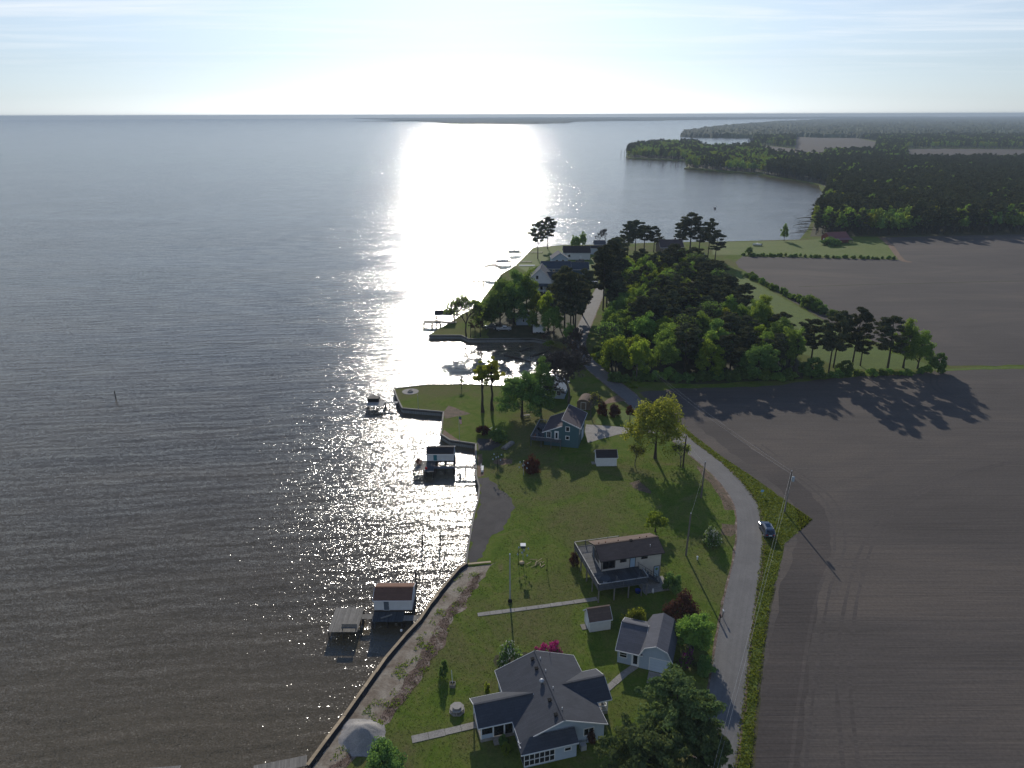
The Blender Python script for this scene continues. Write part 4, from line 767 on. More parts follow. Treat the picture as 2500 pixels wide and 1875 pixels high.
# -- woods to the horizon: one rough canopy
def canopy(name, label, x0, x1, ys, keep, mat, hh=15.0):
    V = []; F = []; idx = {}
    for j, y in enumerate(ys):
        st = max(9.0, (ys[min(j+1, len(ys)-1)]-ys[max(j-1, 0)])*0.5)*1.0
        n = int((x1(y)-x0(y))/st)+1
        for i in range(n): pass
    rowsv = []
    for j, y in enumerate(ys):
        n = 420; r = []
        for i in range(n):
            x = x0(y)+(x1(y)-x0(y))*i/(n-1); k = keep(x, y)
            h = hh*(0.62+0.38*noise.noise(Vector((x*0.004, y*0.004, 5)))+0.42*noise.noise(Vector((x*0.045, y*0.045, 1)))+0.30*noise.noise(Vector((x*0.16, y*0.11, 2)))+0.25*rt.random()) if k else -1.0
            r.append(len(V)); V.append((x+rt.uniform(-3, 3), y+rt.uniform(-3, 3), max(h, -1.0)))
        rowsv.append(r)
    for j in range(len(rowsv)-1):
        for i in range(len(rowsv[j])-1):
            q = (rowsv[j][i], rowsv[j][i+1], rowsv[j+1][i+1], rowsv[j+1][i])
            if max(V[k][2] for k in q) > 0: F.append(q)
    me = bpy.data.meshes.new(name); me.from_pydata(V, [], F); me.materials.append(mat); return tag(link(bpy.data.objects.new(name, me)), label, 'woods', kind='stuff')
cmat, ct = newmat('far_canopy'); c1 = nz(ct, pos(ct), 0.006, 4, 0.6, 0.5); c2 = nz(ct, pos(ct), 0.06, 4, 0.7)
cc_ = ramp(ct, c1.outputs[0], [(0.35, (0.022, 0.032, 0.016)), (0.5, (0.038, 0.052, 0.018)), (0.65, (0.065, 0.085, 0.026))])
cc_ = mixc(ct, 0.7, cc_, ramp(ct, c2.outputs[0], [(0.3, (0.5, 0.5, 0.5)), (0.7, (1.5, 1.5, 1.5))]), 'MULTIPLY'); finish(ct, cc_, 0.95, c2.outputs[0], 1.0, 4.0, 0.1)
LANDP = [tuple(p) for p in LAND]; COVE = [[(953.98,2553.43),(985.44,2436.41),(1091.95,2405.01),(996.19,2065.33),(679.91,1417.35),(568.42,1394.21),(579.56,1552.28)], [(614.85,1893.37),(627.93,1704.11),(577.31,1393.74),(507.40,1221.79),(457.98,1293.87),(500.94,1522.28)], [(851.25,1648.64),(945.75,1662.93),(1362.94,1523.69),(990.63,1100.18),(656.88,1114.36),(609.64,1154.62)]]
def keep_main(x, y): return inside((x, y), LANDP) and not inside((x, y), FOREST) and not inside((x, y), POINT) and not any(inside((x, y), q) for q in COVE)
mid_pts = [p for p in scatter([(p[0], p[1]) for p in LANDP if p[1] < 2400]+[(2600, 2400), (2600, 900)] if False else [(130, 900), (2000, 900), (2000, 2350), (130, 2350)], 9.5, rt) if keep_main(*p)]
mass('middle_woods', 'mixed woods between the big forest and distant fields', [entry(p, 0.02) for p in mid_pts], FPINE+FDEC)
YS = [2330*(17300/2330)**(i/215) for i in range(216)]
canopy('distant_woods', 'distant hazy woodland stretching to the right horizon', lambda y: y*0.14, lambda y: y*0.80, YS, keep_main, cmat)
FARP = [tuple(p) for p in FARSHORE]
canopy('far_shore_woods', 'faint blue wooded shore across the open water', lambda y: -0.22*y if y > 9000 else -0.12*y, lambda y: y*0.55, [6250*(17200/6250)**(i/70) for i in range(71)], lambda x, y: inside((x, y), FARP), cmat, 14)
# ------------------------------------------------------------------ building helpers (local frame: front faces -Y)
def P_(root, name, mat, fn, parent=None):
    mb = MB(); fn(mb); return mb.build(name, M[mat] if isinstance(mat, str) else mat, parent or root)
def onface(face, at_, s, z, w, h, t0, t1):
    """box on a wall: face f/b/l/r lying at coordinate at_, centred s along the wall and z up, from t0 to t1 outwards"""
    m = MB()
    if face == 'f': m.box(s-w/2, s+w/2, at_-t1, at_-t0, z-h/2, z+h/2)
    elif face == 'b': m.box(s-w/2, s+w/2, at_+t0, at_+t1, z-h/2, z+h/2)
    elif face == 'l': m.box(at_-t1, at_-t0, s-w/2, s+w/2, z-h/2, z+h/2)
    else: m.box(at_+t0, at_+t1, s-w/2, s+w/2, z-h/2, z+h/2)
    return m
def ring(face, at_, s, z, w, h, b, t0, t1):
    m = MB()
    for ds, dz, ww, hh in ((0, (h+b)/2, w+2*b, b), (0, -(h+b)/2, w+2*b, b), (-(w+b)/2, 0, b, h), ((w+b)/2, 0, b, h)):
        q = onface(face, at_, s+ds, z+dz, ww, hh, t0, t1); m.add(q.v, q.f)
    return m
def window(root, face, at_, s, z, w, h, trim='trim', b=0.1, mull=0, name='window', bars=0):
    f = ring(face, at_, s, z, w, h, b, 0.002, 0.05).build(name, M[trim], root)
    for i in range(mull+1):
        wi = w/(mull+1); onface(face, at_, s-w/2+wi*(i+0.5), z, wi-0.05, h-0.02, 0.003, 0.02).build('pane', M['glass'], f)
    for i in range(mull): onface(face, at_, s-w/2+w/(mull+1)*(i+1), z, 0.05, h, 0.004, 0.045).build('mullion', M[trim], f)
    for i in range(bars): onface(face, at_, s, z-h/2+h/(bars+1)*(i+1), w, 0.05, 0.022, 0.047).build('glazing_bar', M[trim], f)
    return f
def door(root, face, at_, s, z0, w, h, mat='white', trim='trim', glass=None, knob=True):
    d = onface(face, at_, s, z0+h/2, w, h, 0.003, 0.035).build('door', M[mat], root)
    ring(face, at_, s, z0+h/2, w, h, 0.09, 0.004, 0.05).build('door_frame', M[trim], d)
    if glass: onface(face, at_, s, z0+h*glass[1], w*glass[0], h*glass[2], 0.037, 0.045).build('door_pane', M['glass'], d)
    if knob: onface(face, at_, s+w*0.38, z0+h*0.45, 0.06, 0.06, 0.037, 0.09).build('door_handle', M['steel'], d)
    return d
def gable_roof(root, x0, x1, y0, y1, ze, zr, mat, t=0.12, axis='x', trim='trim', ridge=0.5, name='roof'):
    """two slopes; ridge along axis; x0..x1,y0..y1 are the eave lines"""
    if axis == 'x':
        ym = y0+(y1-y0)*ridge; A = [(x0, y0, ze), (x1, y0, ze), (x1, ym, zr), (x0, ym, zr)]; B = [(x0, ym, zr), (x1, ym, zr), (x1, y1, ze), (x0, y1, ze)]; C = ((x0, ym, zr+0.03), (x1, ym, zr+0.03))
        rk = [((x, y0, ze-0.06), (x, ym, zr-0.06)) for x in (x0, x1)]+[((x, y1, ze-0.06), (x, ym, zr-0.06)) for x in (x0, x1)]; ev = [((x0, y, ze-0.07), (x1, y, ze-0.07)) for y in (y0, y1)]
    else:
        xm = x0+(x1-x0)*ridge; A = [(x0, y0, ze), (xm, y0, zr), (xm, y1, zr), (x0, y1, ze)]; B = [(xm, y0, zr), (x1, y0, ze), (x1, y1, ze), (xm, y1, zr)]; C = ((xm, y0, zr+0.03), (xm, y1, zr+0.03))
        rk = [((x0, y, ze-0.06), (xm, y, zr-0.06)) for y in (y0, y1)]+[((x1, y, ze-0.06), (xm, y, zr-0.06)) for y in (y0, y1)]; ev = [((x, y0, ze-0.07), (x, y1, ze-0.07)) for x in (x0, x1)]
    r = MB().slab(A, t).build(name, M[mat], root); MB().slab(B, t).build('far_slope', M[mat], r)
    MB().bar(*C, 0.28, 0.06).build('ridge_cap', M[mat], r)
    if trim:
        for a, b in rk: MB().bar(a, b, 0.05, 0.16).build('rake_board', M[trim], r)
        for a, b in ev: MB().bar(a, b, 0.05, 0.15).build('fascia', M[trim], r)
    return r
def gable_walls(root, x0, x1, y0, y1, z0, zw, zr, mat, axis='x', ridge=0.5, name='wall'):
    """four walls, two of them running up into the gables"""
    t = 0.15
    def w_(fn, nm=name): mb = MB(); fn(mb); return mb.build(nm, M[mat], root)
    if axis == 'x':
        ym = y0+(y1-y0)*ridge
        w_(lambda m: m.box(x0, x1, y0, y0+t, z0, zw)); w_(lambda m: m.box(x0, x1, y1-t, y1, z0, zw))
        for x in (x0, x1-t): w_(lambda m: m.xprism([(y0+t, z0), (y1-t, z0), (y1-t, zw), (ym, zr), (y0+t, zw)], x, x+t), 'gable_wall')
    else:
        xm = x0+(x1-x0)*ridge
        w_(lambda m: m.box(x0, x0+t, y0, y1, z0, zw)); w_(lambda m: m.box(x1-t, x1, y0, y1, z0, zw))
        for y in (y0, y1-t): w_(lambda m: m.prism([(x0+t, z0), (x1-t, z0), (x1-t, zw), (xm, zr), (x0+t, zw)], y, y+t), 'gable_wall')
def railing(root, a, b, h=0.92, posts=True, mat='rail', z=0, step=1.8, bal='deck'):
    a = Vector((*a, z)); b = Vector((*b, z)); L = (b-a).length; n = max(1, round(L/step))
    MB().bar(a+Vector((0, 0, h)), b+Vector((0, 0, h)), 0.14, 0.05).build('handrail', M[mat], root)
    MB().bar(a+Vector((0, 0, 0.12)), b+Vector((0, 0, 0.12)), 0.05, 0.08).build('bottom_rail', M[bal], root)
    mb = MB(); k = int(L/0.16)
    for i in range(1, k): p = a.lerp(b, i/k); mb.bar(p+Vector((0, 0, 0.14)), p+Vector((0, 0, h-0.03)), 0.035)
    tag(mb.build('balusters', M[bal], root), kind='stuff')
    if posts:
        for i in range(n+1): p = a.lerp(b, i/n); MB().bar(p, p+Vector((0, 0, h+0.06)), 0.1).build('rail_post', M[bal], root)
def pole(root, x, y, z0, z1, r=0.1, mat='pile', name='post'): return MB().cyl(x, y, z0, z1, r, 8).build(name, M[mat], root)
def plank_deck(root, x0, x1, y0, y1, z, mat, n, along='y', t=0.05, nm='plank'):
    """boards laid side by side, each its own piece"""
    for i in range(n):
        j = random.uniform(0, 0.03)
        if along == 'y': a = x0+(x1-x0)*i/n; b = x0+(x1-x0)*(i+1)/n-0.015; MB().box(a, b, y0-j, y1+j, z-t, z+random.uniform(0, .008)).build(nm, M[mat], root)
        else: a = y0+(y1-y0)*i/n; b = y0+(y1-y0)*(i+1)/n-0.015; MB().box(x0-j, x1+j, a, b, z-t, z+random.uniform(0, .008)).build(nm, M[mat], root)
def roof_vent(root, x, y, z, kind='box', mat='black'):
    if kind == 'box': MB().box(x-.17, x+.17, y-.17, y+.17, z-.05, z+.2).box(x-.23, x+.23, y-.23, y+.23, z+.2, z+.25).build('roof_vent', M[mat], root)
    elif kind == 'pipe': MB().cyl(x, y, z-.1, z+.35, 0.06, 8).build('vent_pipe', M['white'], root)
    else: v = MB().lathe([(0.16, -0.1), (0.16, 0.25), (0.3, 0.28), (0.33, 0.42), (0.25, 0.58), (0.02, 0.66)], 14, (x, y, z)).build('turbine_vent', M[mat], root, True)
# ------------------------------------------------------------------ grey roofed house in front
A = thing('house', 'pale blue house with large dark grey cross gabled roof in front', 'house', (4.6, 72.1), 15)
gable_walls(A, -5.2, 5.2, -5.85, 5.85, 0, 2.6, 4.42, 'blue_wall', 'y')
MB().box(-5.16, 5.16, -5.8, 5.8, -0.1, 0.25).build('foundation', M['concrete'], A)
rf = gable_roof(A, -5.6, 5.55, -6.15, 6.2, 2.55, 4.62, 'roof_grey', axis='y')
for i, (yy, k) in enumerate(((4.9, 'box'), (3.1, 'box'), (-2.5, 'box'), (-4.9, 'box'))): roof_vent(rf, -0.75, yy, 4.33, k)
roof_vent(rf, -0.8, 0.6, 4.3, 'turbine', 'steel')
for yy in (4.5, 2.2, -0.9, -4.4): roof_vent(rf, 0.22, yy, 4.55, 'pipe')
MB().cyl(1.9, 5.6, 3.9, 4.9, 0.03, 6).build('antenna_mast', M['black'], rf)
# left porch wing
lw = gable_roof(A, -9.85, -2.2, -2.75, 2.3, 2.55, 3.92, 'roof_grey', axis='x', name='porch_roof')
MB().prism([(-9.5, 0), (-5.2, 0), (-5.2, 0.45), (-9.5, 0.45)], -2.45, 2.0).build('porch_floor', M['concrete'], A)
MB().xprism([(-2.4, 2.45), (1.95, 2.45), (-0.22, 3.75)], -9.55, -9.4).build('porch_gable', M['blue_wall'], A)
for xx in (-9.4, -7.9, -6.5, -5.35): MB().box(xx-.08, xx+.08, -2.45, -2.3, 0.45, 2.5).build('porch_post', M['trim'], A)
for xx in (-9.4,): MB().box(xx-.08, xx+.08, 1.8, 1.95, 0.45, 2.5).build('porch_post', M['trim'], A)
MB().box(-9.35, -7.95, -2.4, -2.33, 0.45, 1.05).build('porch_knee_wall', M['blue_wall'], A)
for a, b in ((-9.3, -8.0), (-7.8, -6.6), (-6.4, -5.45)): MB().box(a, b, -2.39, -2.36, 1.08 if a < -9 else 0.5, 2.4).build('porch_screen', M['glass'], A)
for i in range(3): MB().box(-8.0, -6.6, -2.45-0.3*(i+1), -2.45-0.3*i, 0, 0.36-0.12*i).build('step', M['concrete'], A)
# right porch wing
rw = gable_roof(A, 1.4, 7.55, -2.6, 3.0, 2.55, 3.92, 'roof_grey', axis='x', name='porch_roof')
MB().box(5.2, 7.2, -2.25, 2.6, 0, 0.45).build('porch_floor', M['concrete'], A)
MB().xprism([(-2.3, 2.45), (2.7, 2.45), (0.2, 3.75)], 7.05, 7.2).build('porch_gable', M['blue_wall'], A)
for yy in (-2.2, 0.1, 2.5): MB().box(7.05, 7.18, yy-.07, yy+.07, 0.45, 2.5).build('porch_post', M['trim'], A)
railing(A, (5.3, -2.2), (7.1, -2.2), 0.9, False, 'trim', 0.45, 1.5, 'trim'); railing(A, (7.12, -2.1), (7.12, 0), 0.9, False, 'trim', 0.45, 1.5, 'trim')
# front screened lean-to with hipped left end
MB().slab([(-4.35, -6.1, 3.22), (1.25, -6.1, 3.22), (1.3, -7.6, 2.3), (-5.85, -7.6, 2.3)], 0.1).build('porch_roof', M['roof_grey'], A)
MB().slab([(-4.35, -6.1, 3.22), (-5.85, -7.6, 2.3), (-5.85, -5.95, 2.42)], 0.1).build('porch_hip', M['roof_grey'], A)
MB().bar((-5.85, -7.62, 2.24), (1.3, -7.62, 2.24), 0.05, 0.15).build('fascia', M['trim'], A)
MB().box(-5.4, 1.1, -7.38, -5.86, 0, 0.18).build('porch_base', M['blue_wall'], A)
MB().box(-1.6, 1.1, -7.37, -5.86, 0.18, 2.28).build('porch_wall', M['blue_wall'], A)
MB().box(-5.36, -1.62, -7.31, -7.27, 0.18, 2.28).build('porch_screen', M['screen'], A)
for i in range(7): xx = -5.36+i*0.622; MB().box(xx-.04, xx+.04, -7.39, -7.31, 0.18, 2.28).build('screen_post', M['trim'], A)
for zz in (0.2, 1.05, 1.9): MB().box(-5.4, -1.6, -7.405, -7.32, zz-.035, zz+.035).build('screen_rail', M['trim'], A)
MB().box(-5.42, -5.38, -7.3, -5.9, 0.18, 2.28).build('porch_screen', M['screen'], A)
for xx, yy in ((-5.6, -6.6), (-5.6, -6.2), (-5.6, -5.8)): MB().box(xx-.12, xx+.12, yy-.15, yy+.15, 2.46, 2.5).build('skylight', M['trim'], A)
window(A, 'f', -7.37, 0.0, 1.45, 0.75, 0.42)
window(A, 'f', -5.85, 3.2, 1.75, 1.2, 1.0, mull=1); window(A, 'l', -5.2, 4.2, 1.5, 1.0, 1.2); window(A, 'r', 5.2, 4.4, 1.5, 1.0, 1.2); window(A, 'r', 5.2, -4.2, 1.5, 1.0, 1.0)
door(A, 'l', -5.2, 0, 0.45, 0.95, 2.05, 'white', glass=(0.6, 0.6, 0.5)); door(A, 'r', 5.2, 0.4, 0.45, 0.95, 2.05, 'white')
MB().box(1.9, 2.6, -6.9, -6.3, 0, 0.75).build('heat_pump', M['steel'], A)
# ------------------------------------------------------------------ blue garage with gambrel roof
B = thing('garage', 'pale blue barn shaped garage with gambrel roof and side room', 'garage', (19.56, 79.26), -19)
MB().prism([(-2.17, 0), (2.17, 0), (2.17, 2.3), (1.5, 3.65), (0, 4.3), (-1.5, 3.65), (-2.17, 2.3)], 0, 0.15).build('front_wall', M['blue_wall'], B)
MB().prism([(-2.17, 0), (2.17, 0), (2.17, 2.3), (1.5, 3.65), (0, 4.3), (-1.5, 3.65), (-2.17, 2.3)], 6.85, 7.0).build('back_wall', M['blue_wall'], B)
for x in (-2.17, 2.02): MB().box(x, x+.15, 0.15, 6.85, 0, 2.3).build('wall', M['blue_wall'], B)
g = [(-2.32, 2.2), (-1.55, 3.75), (0, 4.42), (1.55, 3.75), (2.32, 2.2)]
for i in range(4):
    (xa, za), (xb, zb) = g[i], g[i+1]; r = MB().slab([(xa, -0.3, za), (xb, -0.3, zb), (xb, 7.2, zb), (xa, 7.2, za)], 0.1).build('roof_slope', M['roof_slate'], B)
    MB().bar((xa, -0.31, za-0.07), (xb, -0.31, zb-0.07), 0.05, 0.14).build('rake_board', M['trim'], r)
gable_walls(B, -5.25, -2.17, 0.1, 6.9, 0, 2.3, 3.45, 'blue_wall', 'x', 0.62)
gable_roof(B, -5.55, -1.75, -0.25, 7.1, 2.3, 3.68, 'roof_slate', axis='x', ridge=0.62, name='side_roof')
gd = onface('f', 0, 0.55, 1.05, 2.6, 2.1, 0.003, 0.03).build('garage_door', M['garage_door'], B)
for i in range(1, 4): onface('f', 0, 0.55, 2.1*i/4, 2.56, 0.03, 0.032, 0.04).build('panel_seam', M['blue_wall'], gd)
ring('f', 0, 0.55, 1.06, 2.6, 2.12, 0.11, 0.004, 0.05).build('door_frame', M['trim'], gd)
window(B, 'f', 0.1, -4.45, 1.55, 0.95, 0.85, bars=1); door(B, 'f', 0.1, -2.75, 0.05, 0.95, 2.05, 'white', glass=(0.62, 0.55, 0.75))
for zz in (2.32,): MB().bar((-5.25, 0.08, zz-.1), (-2.2, 0.08, zz-.1), 0.04, 0.12).build('frieze_board', M['trim'], B)
# ------------------------------------------------------------------ white shed with brown roof
def shed(name, label, xy, rz, w_, d_, zw, rise, wall, roof, dmat='white'):
    s = thing(name, label, 'shed', xy, rz); gable_walls(s, -w_/2, w_/2, 0, d_, 0, zw, zw+rise-.1, wall, 'x'); gable_roof(s, -w_/2-.2, w_/2+.2, -.2, d_+.2, zw-.05, zw+rise, roof, axis='x', t=0.08)
    door(s, 'l', -w_/2, d_/2, 0.05, 0.9, 1.8, dmat); MB().box(-w_/2-.9, -w_/2-.02, d_/2-.6, d_/2+.6, 0, 0.08).build('ramp', M['plank'], s); return s
s1 = shed('shed', 'white shed with steep brown roof beside the deck house path', (13.0, 87.6), 12, 3.25, 2.6, 1.95, 1.35, 'white_wall', 'roof_brown')
s2 = shed('shed', 'white shed with near black roof right of the teal house', (20.6, 141.2), 1, 4.4, 3.0, 2.1, 1.15, 'white_wall', 'roof_black')
window(s1, 'r', 1.625, 1.3, 1.3, 0.6, 0.6)
# ------------------------------------------------------------------ raised deck house
D = thing('house', 'cream house with brown roof and wraparound raised wooden deck', 'house', (18.72, 102.16), 13.2)
gable_walls(D, -4.95, 5.35, -2.3, 2.35, 0, 4.95, 5.95, 'cream_wall', 'x')
rf = gable_roof(D, -5.5, 5.6, -3.05, 3.05, 5.0, 6.2, 'roof_brown', axis='x', trim='trim_dark')
for xx in (-4.6, -3.4, -1.2, 2.6, 3.8): MB().cyl(xx, 0.45, 5.95, 6.3, 0.11, 8).build('vent_pipe', M['rust_wood'], rf)
roof_vent(rf, 0.8, -0.15, 6.1, 'box'); MB().cyl(3.6, -1.6, 5.5, 5.95, 0.07, 8).build('vent_pipe', M['steel'], rf)
window(D, 'f', -2.3, -3.75, 3.8, 2.0, 1.5, 'trim_dark', mull=1); window(D, 'f', -2.3, -1.3, 4.25, 0.9, 0.75, 'trim_dark'); window(D, 'f', -2.3, 2.4, 4.25, 0.9, 0.6, 'trim_dark')
door(D, 'f', -2.3, 0.35, 2.62, 0.85, 2.0, 'blue_door', 'trim_dark'); dd = door(D, 'f', -2.3, 4.7, 0.05, 0.85, 2.0, 'blue_door', 'trim_dark')
MB().lathe([(0.18, -0.03), (0.24, 0), (0.18, 0.03)], 12).build('wreath', M['leaf_dark'], dd).matrix_local = Matrix.Translation((4.7, -2.36, 1.55)) @ Matrix.Rotation(R(90), 4, 'X')
MB().box(-5.02, -4.955, -2.3, -2.15, 0, 4.95).build('corner_board', M['trim_dark'], D); MB().box(5.36, 5.42, -2.3, -2.15, 0, 4.95).build('corner_board', M['trim_dark'], D)
window(D, 'l', -4.95, 0, 3.9, 1.6, 1.3, 'trim_dark', mull=1); door(D, 'l', -4.95, 1.6, 2.62, 0.85, 2.0, 'grey_door', 'trim_dark')
DZ = 2.58
plank_deck(D, -4.93, 1.3, -6.6, -2.34, DZ, 'deck_dark', 36, 'y'); plank_deck(D, -7.0, -4.96, -6.6, 5.6, DZ, 'deck', 50, 'x'); plank_deck(D, -4.93, 1.0, 2.4, 5.6, DZ, 'deck', 20, 'x')
for a, b in (((-7, -6.6), (1.3, -6.6)), ((-7, 5.6), (1.0, 5.6)), ((-7, -6.6), (-7, 5.6)), ((1.3, -6.6), (1.3, -2.4))): MB().bar((*a, DZ-.18), (*b, DZ-.18), 0.08, 0.24).build('rim_joist', M['deck'], D)
railing(D, (-7, -6.6), (1.3, -6.6), z=DZ, step=2.1); railing(D, (-7, -6.6), (-7, 5.6), z=DZ, step=2.1); railing(D, (-7, 5.6), (1.0, 5.6), z=DZ, step=2.1); railing(D, (1.3, -6.6), (1.3, -4.2), z=DZ); railing(D, (1.3, -3.0), (1.3, -2.4), z=DZ, posts=False)
for xx, yy in ((-6.9, -6.5), (-4.3, -6.5), (-1.9, -6.5), (0.3, -6.5), (1.2, -6.5), (-6.9, -3.6), (-6.9, -0.8), (-6.9, 2.2), (-6.9, 5.5), (-4.0, 5.5), (-1.0, 5.5)): MB().box(xx-.09, xx+.09, yy-.09, yy+.09, 0, DZ-.3).build('deck_post', M['plank'], D)
n_ = 12
for i in range(n_): f = i/n_; MB().box(1.36+f*3.0, 1.36+f*3.0+.3, -4.15, -3.05, DZ-(i+1)*DZ/(n_+1)-.05, DZ-(i+1)*DZ/(n_+1)).build('stair_tread', M['deck_dark'], D)
for yy in (-4.2, -3.0):
    MB().bar((1.36, yy, DZ-.15), (4.5, yy, 0.05), 0.06, 0.26).build('stringer', M['deck'], D); MB().bar((1.4, yy, DZ+.85), (4.5, yy, 0.95), 0.09, 0.05).build('stair_rail', M['deck'], D)
    for f in (0.33, 0.66, 1.0): MB().bar((1.4+3.1*f, yy, max(0, DZ-DZ*f)), (1.4+3.1*f, yy, DZ+.85-(DZ-.1)*f), 0.08).build('stair_post', M['deck'], D)
MB().box(1.0, 5.8, -6.2, -2.4, 0.0, 0.06).build('patio_slab', M['concrete'], D)
# things on and under the deck
def at_(root, x, y): c, s = math.cos(root.rotation_euler.z), math.sin(root.rotation_euler.z); return (root.location.x+x*c-y*s, root.location.y+x*s+y*c)
tb = thing('round_table', 'round dark patio table in left corner of the raised deck', 'table', at_(D, -5.4, -5.2), 0, DZ)
MB().lathe([(0.78, 0.70), (0.82, 0.73), (0.80, 0.76)], 20).build('table_top', M['deck_dark'], tb); MB().cyl(0, 0, 0, 0.7, 0.08, 8).build('pedestal', M['steel'], tb); MB().lathe([(0.35, 0), (0.33, 0.05), (0.1, 0.1)], 14).build('base', M['steel'], tb)
um = thing('patio_umbrella', 'closed dark blue patio umbrella at the deck stairs', 'umbrella', at_(D, 1.9, -5.0), 0, 0)
MB().cyl(0, 0, 0, 3.6, 0.03, 6).build('pole', M['steel'], um); MB().lathe([(0.05, 1.9), (0.14, 2.1), (0.10, 3.2), (0.02, 3.6)], 10).build('canopy', M['navy_wall'], um); MB().lathe([(0.25, 0), (0.25, 0.08), (0.06, 0.14)], 12).build('base', M['stone'], um)
for k, (xx, yy, mt, lab, nm, cat) in enumerate(((2.4, -6.3, 'white', 'small white garden figure under right end of the deck', 'garden_figure', 'figure'), (0.1, -5.6, 'tarp_blue', 'blue tub under the raised deck', 'tub', 'tub'))):
    o = MB().lathe([(0.16, 0), (0.2, 0.3), (0.13, 0.5), (0.15, 0.6), (0.11, 0.75), (0.02, 0.82)] if k == 0 else [(0.35, 0), (0.45, 0.5), (0.48, 0.52), (0.42, 0.5), (0.33, 0.06)], 12).build(nm, M[mt], None, True); o.location = (*at_(D, xx, yy), 0.07 if k == 0 else 0); tag(o, lab, cat)
def lounge(xy, rz, z, mat, label, nm='deck_chair'):
    t = thing(nm, label, 'chair', xy, rz, z); MB().box(-.3, .3, -.3, .35, .36, .42).build('seat', M[mat], t); MB().bar((0, .33, .4), (0, .6, 1.0), 0.6, 0.06, (1, 0, 0)).build('backrest', M[mat], t)
    for sx_ in (-.27, .27):
        MB().bar((sx_, -.25, 0), (sx_, -.25, .6), .06).build('leg', M[mat], t); MB().bar((sx_, .3, 0), (sx_, .36, .6), .06).build('leg', M[mat], t); MB().bar((sx_, -.3, .6), (sx_, .4, .6), .09, .04).build('armrest', M[mat], t)
    return t
lounge(at_(D, -3.5, -5.9), 20, DZ, 'deck', 'left grey chair at front rail of the raised deck'); lounge(at_(D, 0.2, -5.7), -10, DZ, 'deck', 'right grey chair at front rail of the raised deck')
# ------------------------------------------------------------------ teal house
E_ = thing('house', 'teal house with split level plum shingle roof and side deck', 'house', (11.3, 151.2), -14.5)
MB().prism([(-4.0, 0), (4.0, 0), (4.0, 5.2), (0.35, 6.7), (0.35, 5.25), (-4.0, 3.35)], 0, 0.15).build('front_wall', M['teal_wall'], E_)
MB().prism([(-4.0, 0), (4.0, 0), (4.0, 5.2), (0.35, 6.7), (0.35, 5.25), (-4.0, 3.35)], 8.85, 9.0).build('back_wall', M['teal_wall'], E_)
MB().box(-4.0, -3.85, 0.15, 8.85, 0, 3.35).build('wall', M['teal_wall'], E_); MB().box(3.85, 4.0, 0.15, 8.85, 0, 5.2).build('wall', M['teal_wall'], E_); MB().box(0.2, 0.34, 0.15, 8.85, 4.6, 6.6).build('clerestory_wall', M['teal_wall'], E_)
for pl in ([(-4.45, -.3, 3.25), (0.2, -.3, 5.28), (0.2, 9.3, 5.28), (-4.45, 9.3, 3.25)], [(0.05, -.3, 6.9), (4.5, -.3, 5.1), (4.5, 9.3, 5.1), (0.05, 9.3, 6.9)]):
    r = MB().slab(pl, 0.13).build('roof_slope', M['roof_plum'], E_)
    MB().bar((pl[0][0], -.32, pl[0][2]-.07), (pl[1][0], -.32, pl[1][2]-.07), .05, .2).build('rake_board', M['trim'], r); MB().bar((pl[2][0], 9.32, pl[2][2]-.07), (pl[3][0], 9.32, pl[3][2]-.07), .05, .2).build('rake_board', M['trim'], r)
MB().bar((4.52, -.3, 5.0), (4.52, 9.3, 5.0), .08, .14).build('gutter', M['trim'], E_); MB().bar((-4.47, -.3, 3.14), (-4.47, 9.3, 3.14), .06, .14).build('gutter', M['trim'], E_); MB().bar((0.04, -.3, 6.86), (0.04, 9.3, 6.86), .05, .16).build('ridge_trim', M['trim'], E_)
window(E_, 'f', 0, 1.45, 4.55, 0.75, 1.0, b=0.14); window(E_, 'f', 0, 1.45, 2.35, 0.7, 0.75, b=0.14); window(E_, 'f', 0, -2.9, 2.7, 0.85, 1.4, mull=1, b=0.14); door(E_, 'f', 0, -1.1, 1.7, 0.8, 2.0, 'white', glass=(0.6, 0.5, 0.7))
for yy in (1.6, 4.4, 7.4): window(E_, 'r', 4.0, yy, 3.6, 1.0, 1.1)
door(E_, 'r', 4.0, 5.9, 0.05, 2.4, 2.1, 'garage_door', knob=False)
EZ = 1.66
plank_deck(E_, -6.9, -4.05, -1.6, 8.4, EZ, 'deck', 40, 'x'); plank_deck(E_, -4.02, 0.2, -1.6, -0.05, EZ, 'deck', 24, 'y')
railing(E_, (-6.9, -1.6), (0.2, -1.6), z=EZ); railing(E_, (-6.9, -1.6), (-6.9, 8.4), z=EZ); railing(E_, (-6.9, 8.4), (-4.1, 8.4), z=EZ)
for xx, yy in ((-6.8, -1.5), (-4.4, -1.5), (-2.1, -1.5), (0.1, -1.5), (-6.8, 1.8), (-6.8, 5.0), (-6.8, 8.3)): MB().box(xx-.08, xx+.08, yy-.08, yy+.08, 0, EZ-.05).build('deck_post', M['deck'], E_)
lounge(at_(E_, -5.0, 0.2), 40, EZ, 'car_blue', 'blue chair at front corner of the teal house deck'); lounge(at_(E_, -5.6, 3.4), 80, EZ, 'black', 'dark chair midway along the teal house deck'); lounge(at_(E_, -6.2, -0.7), -30, EZ, 'rust_wood', 'orange brown chair in the outer corner of the teal house deck')
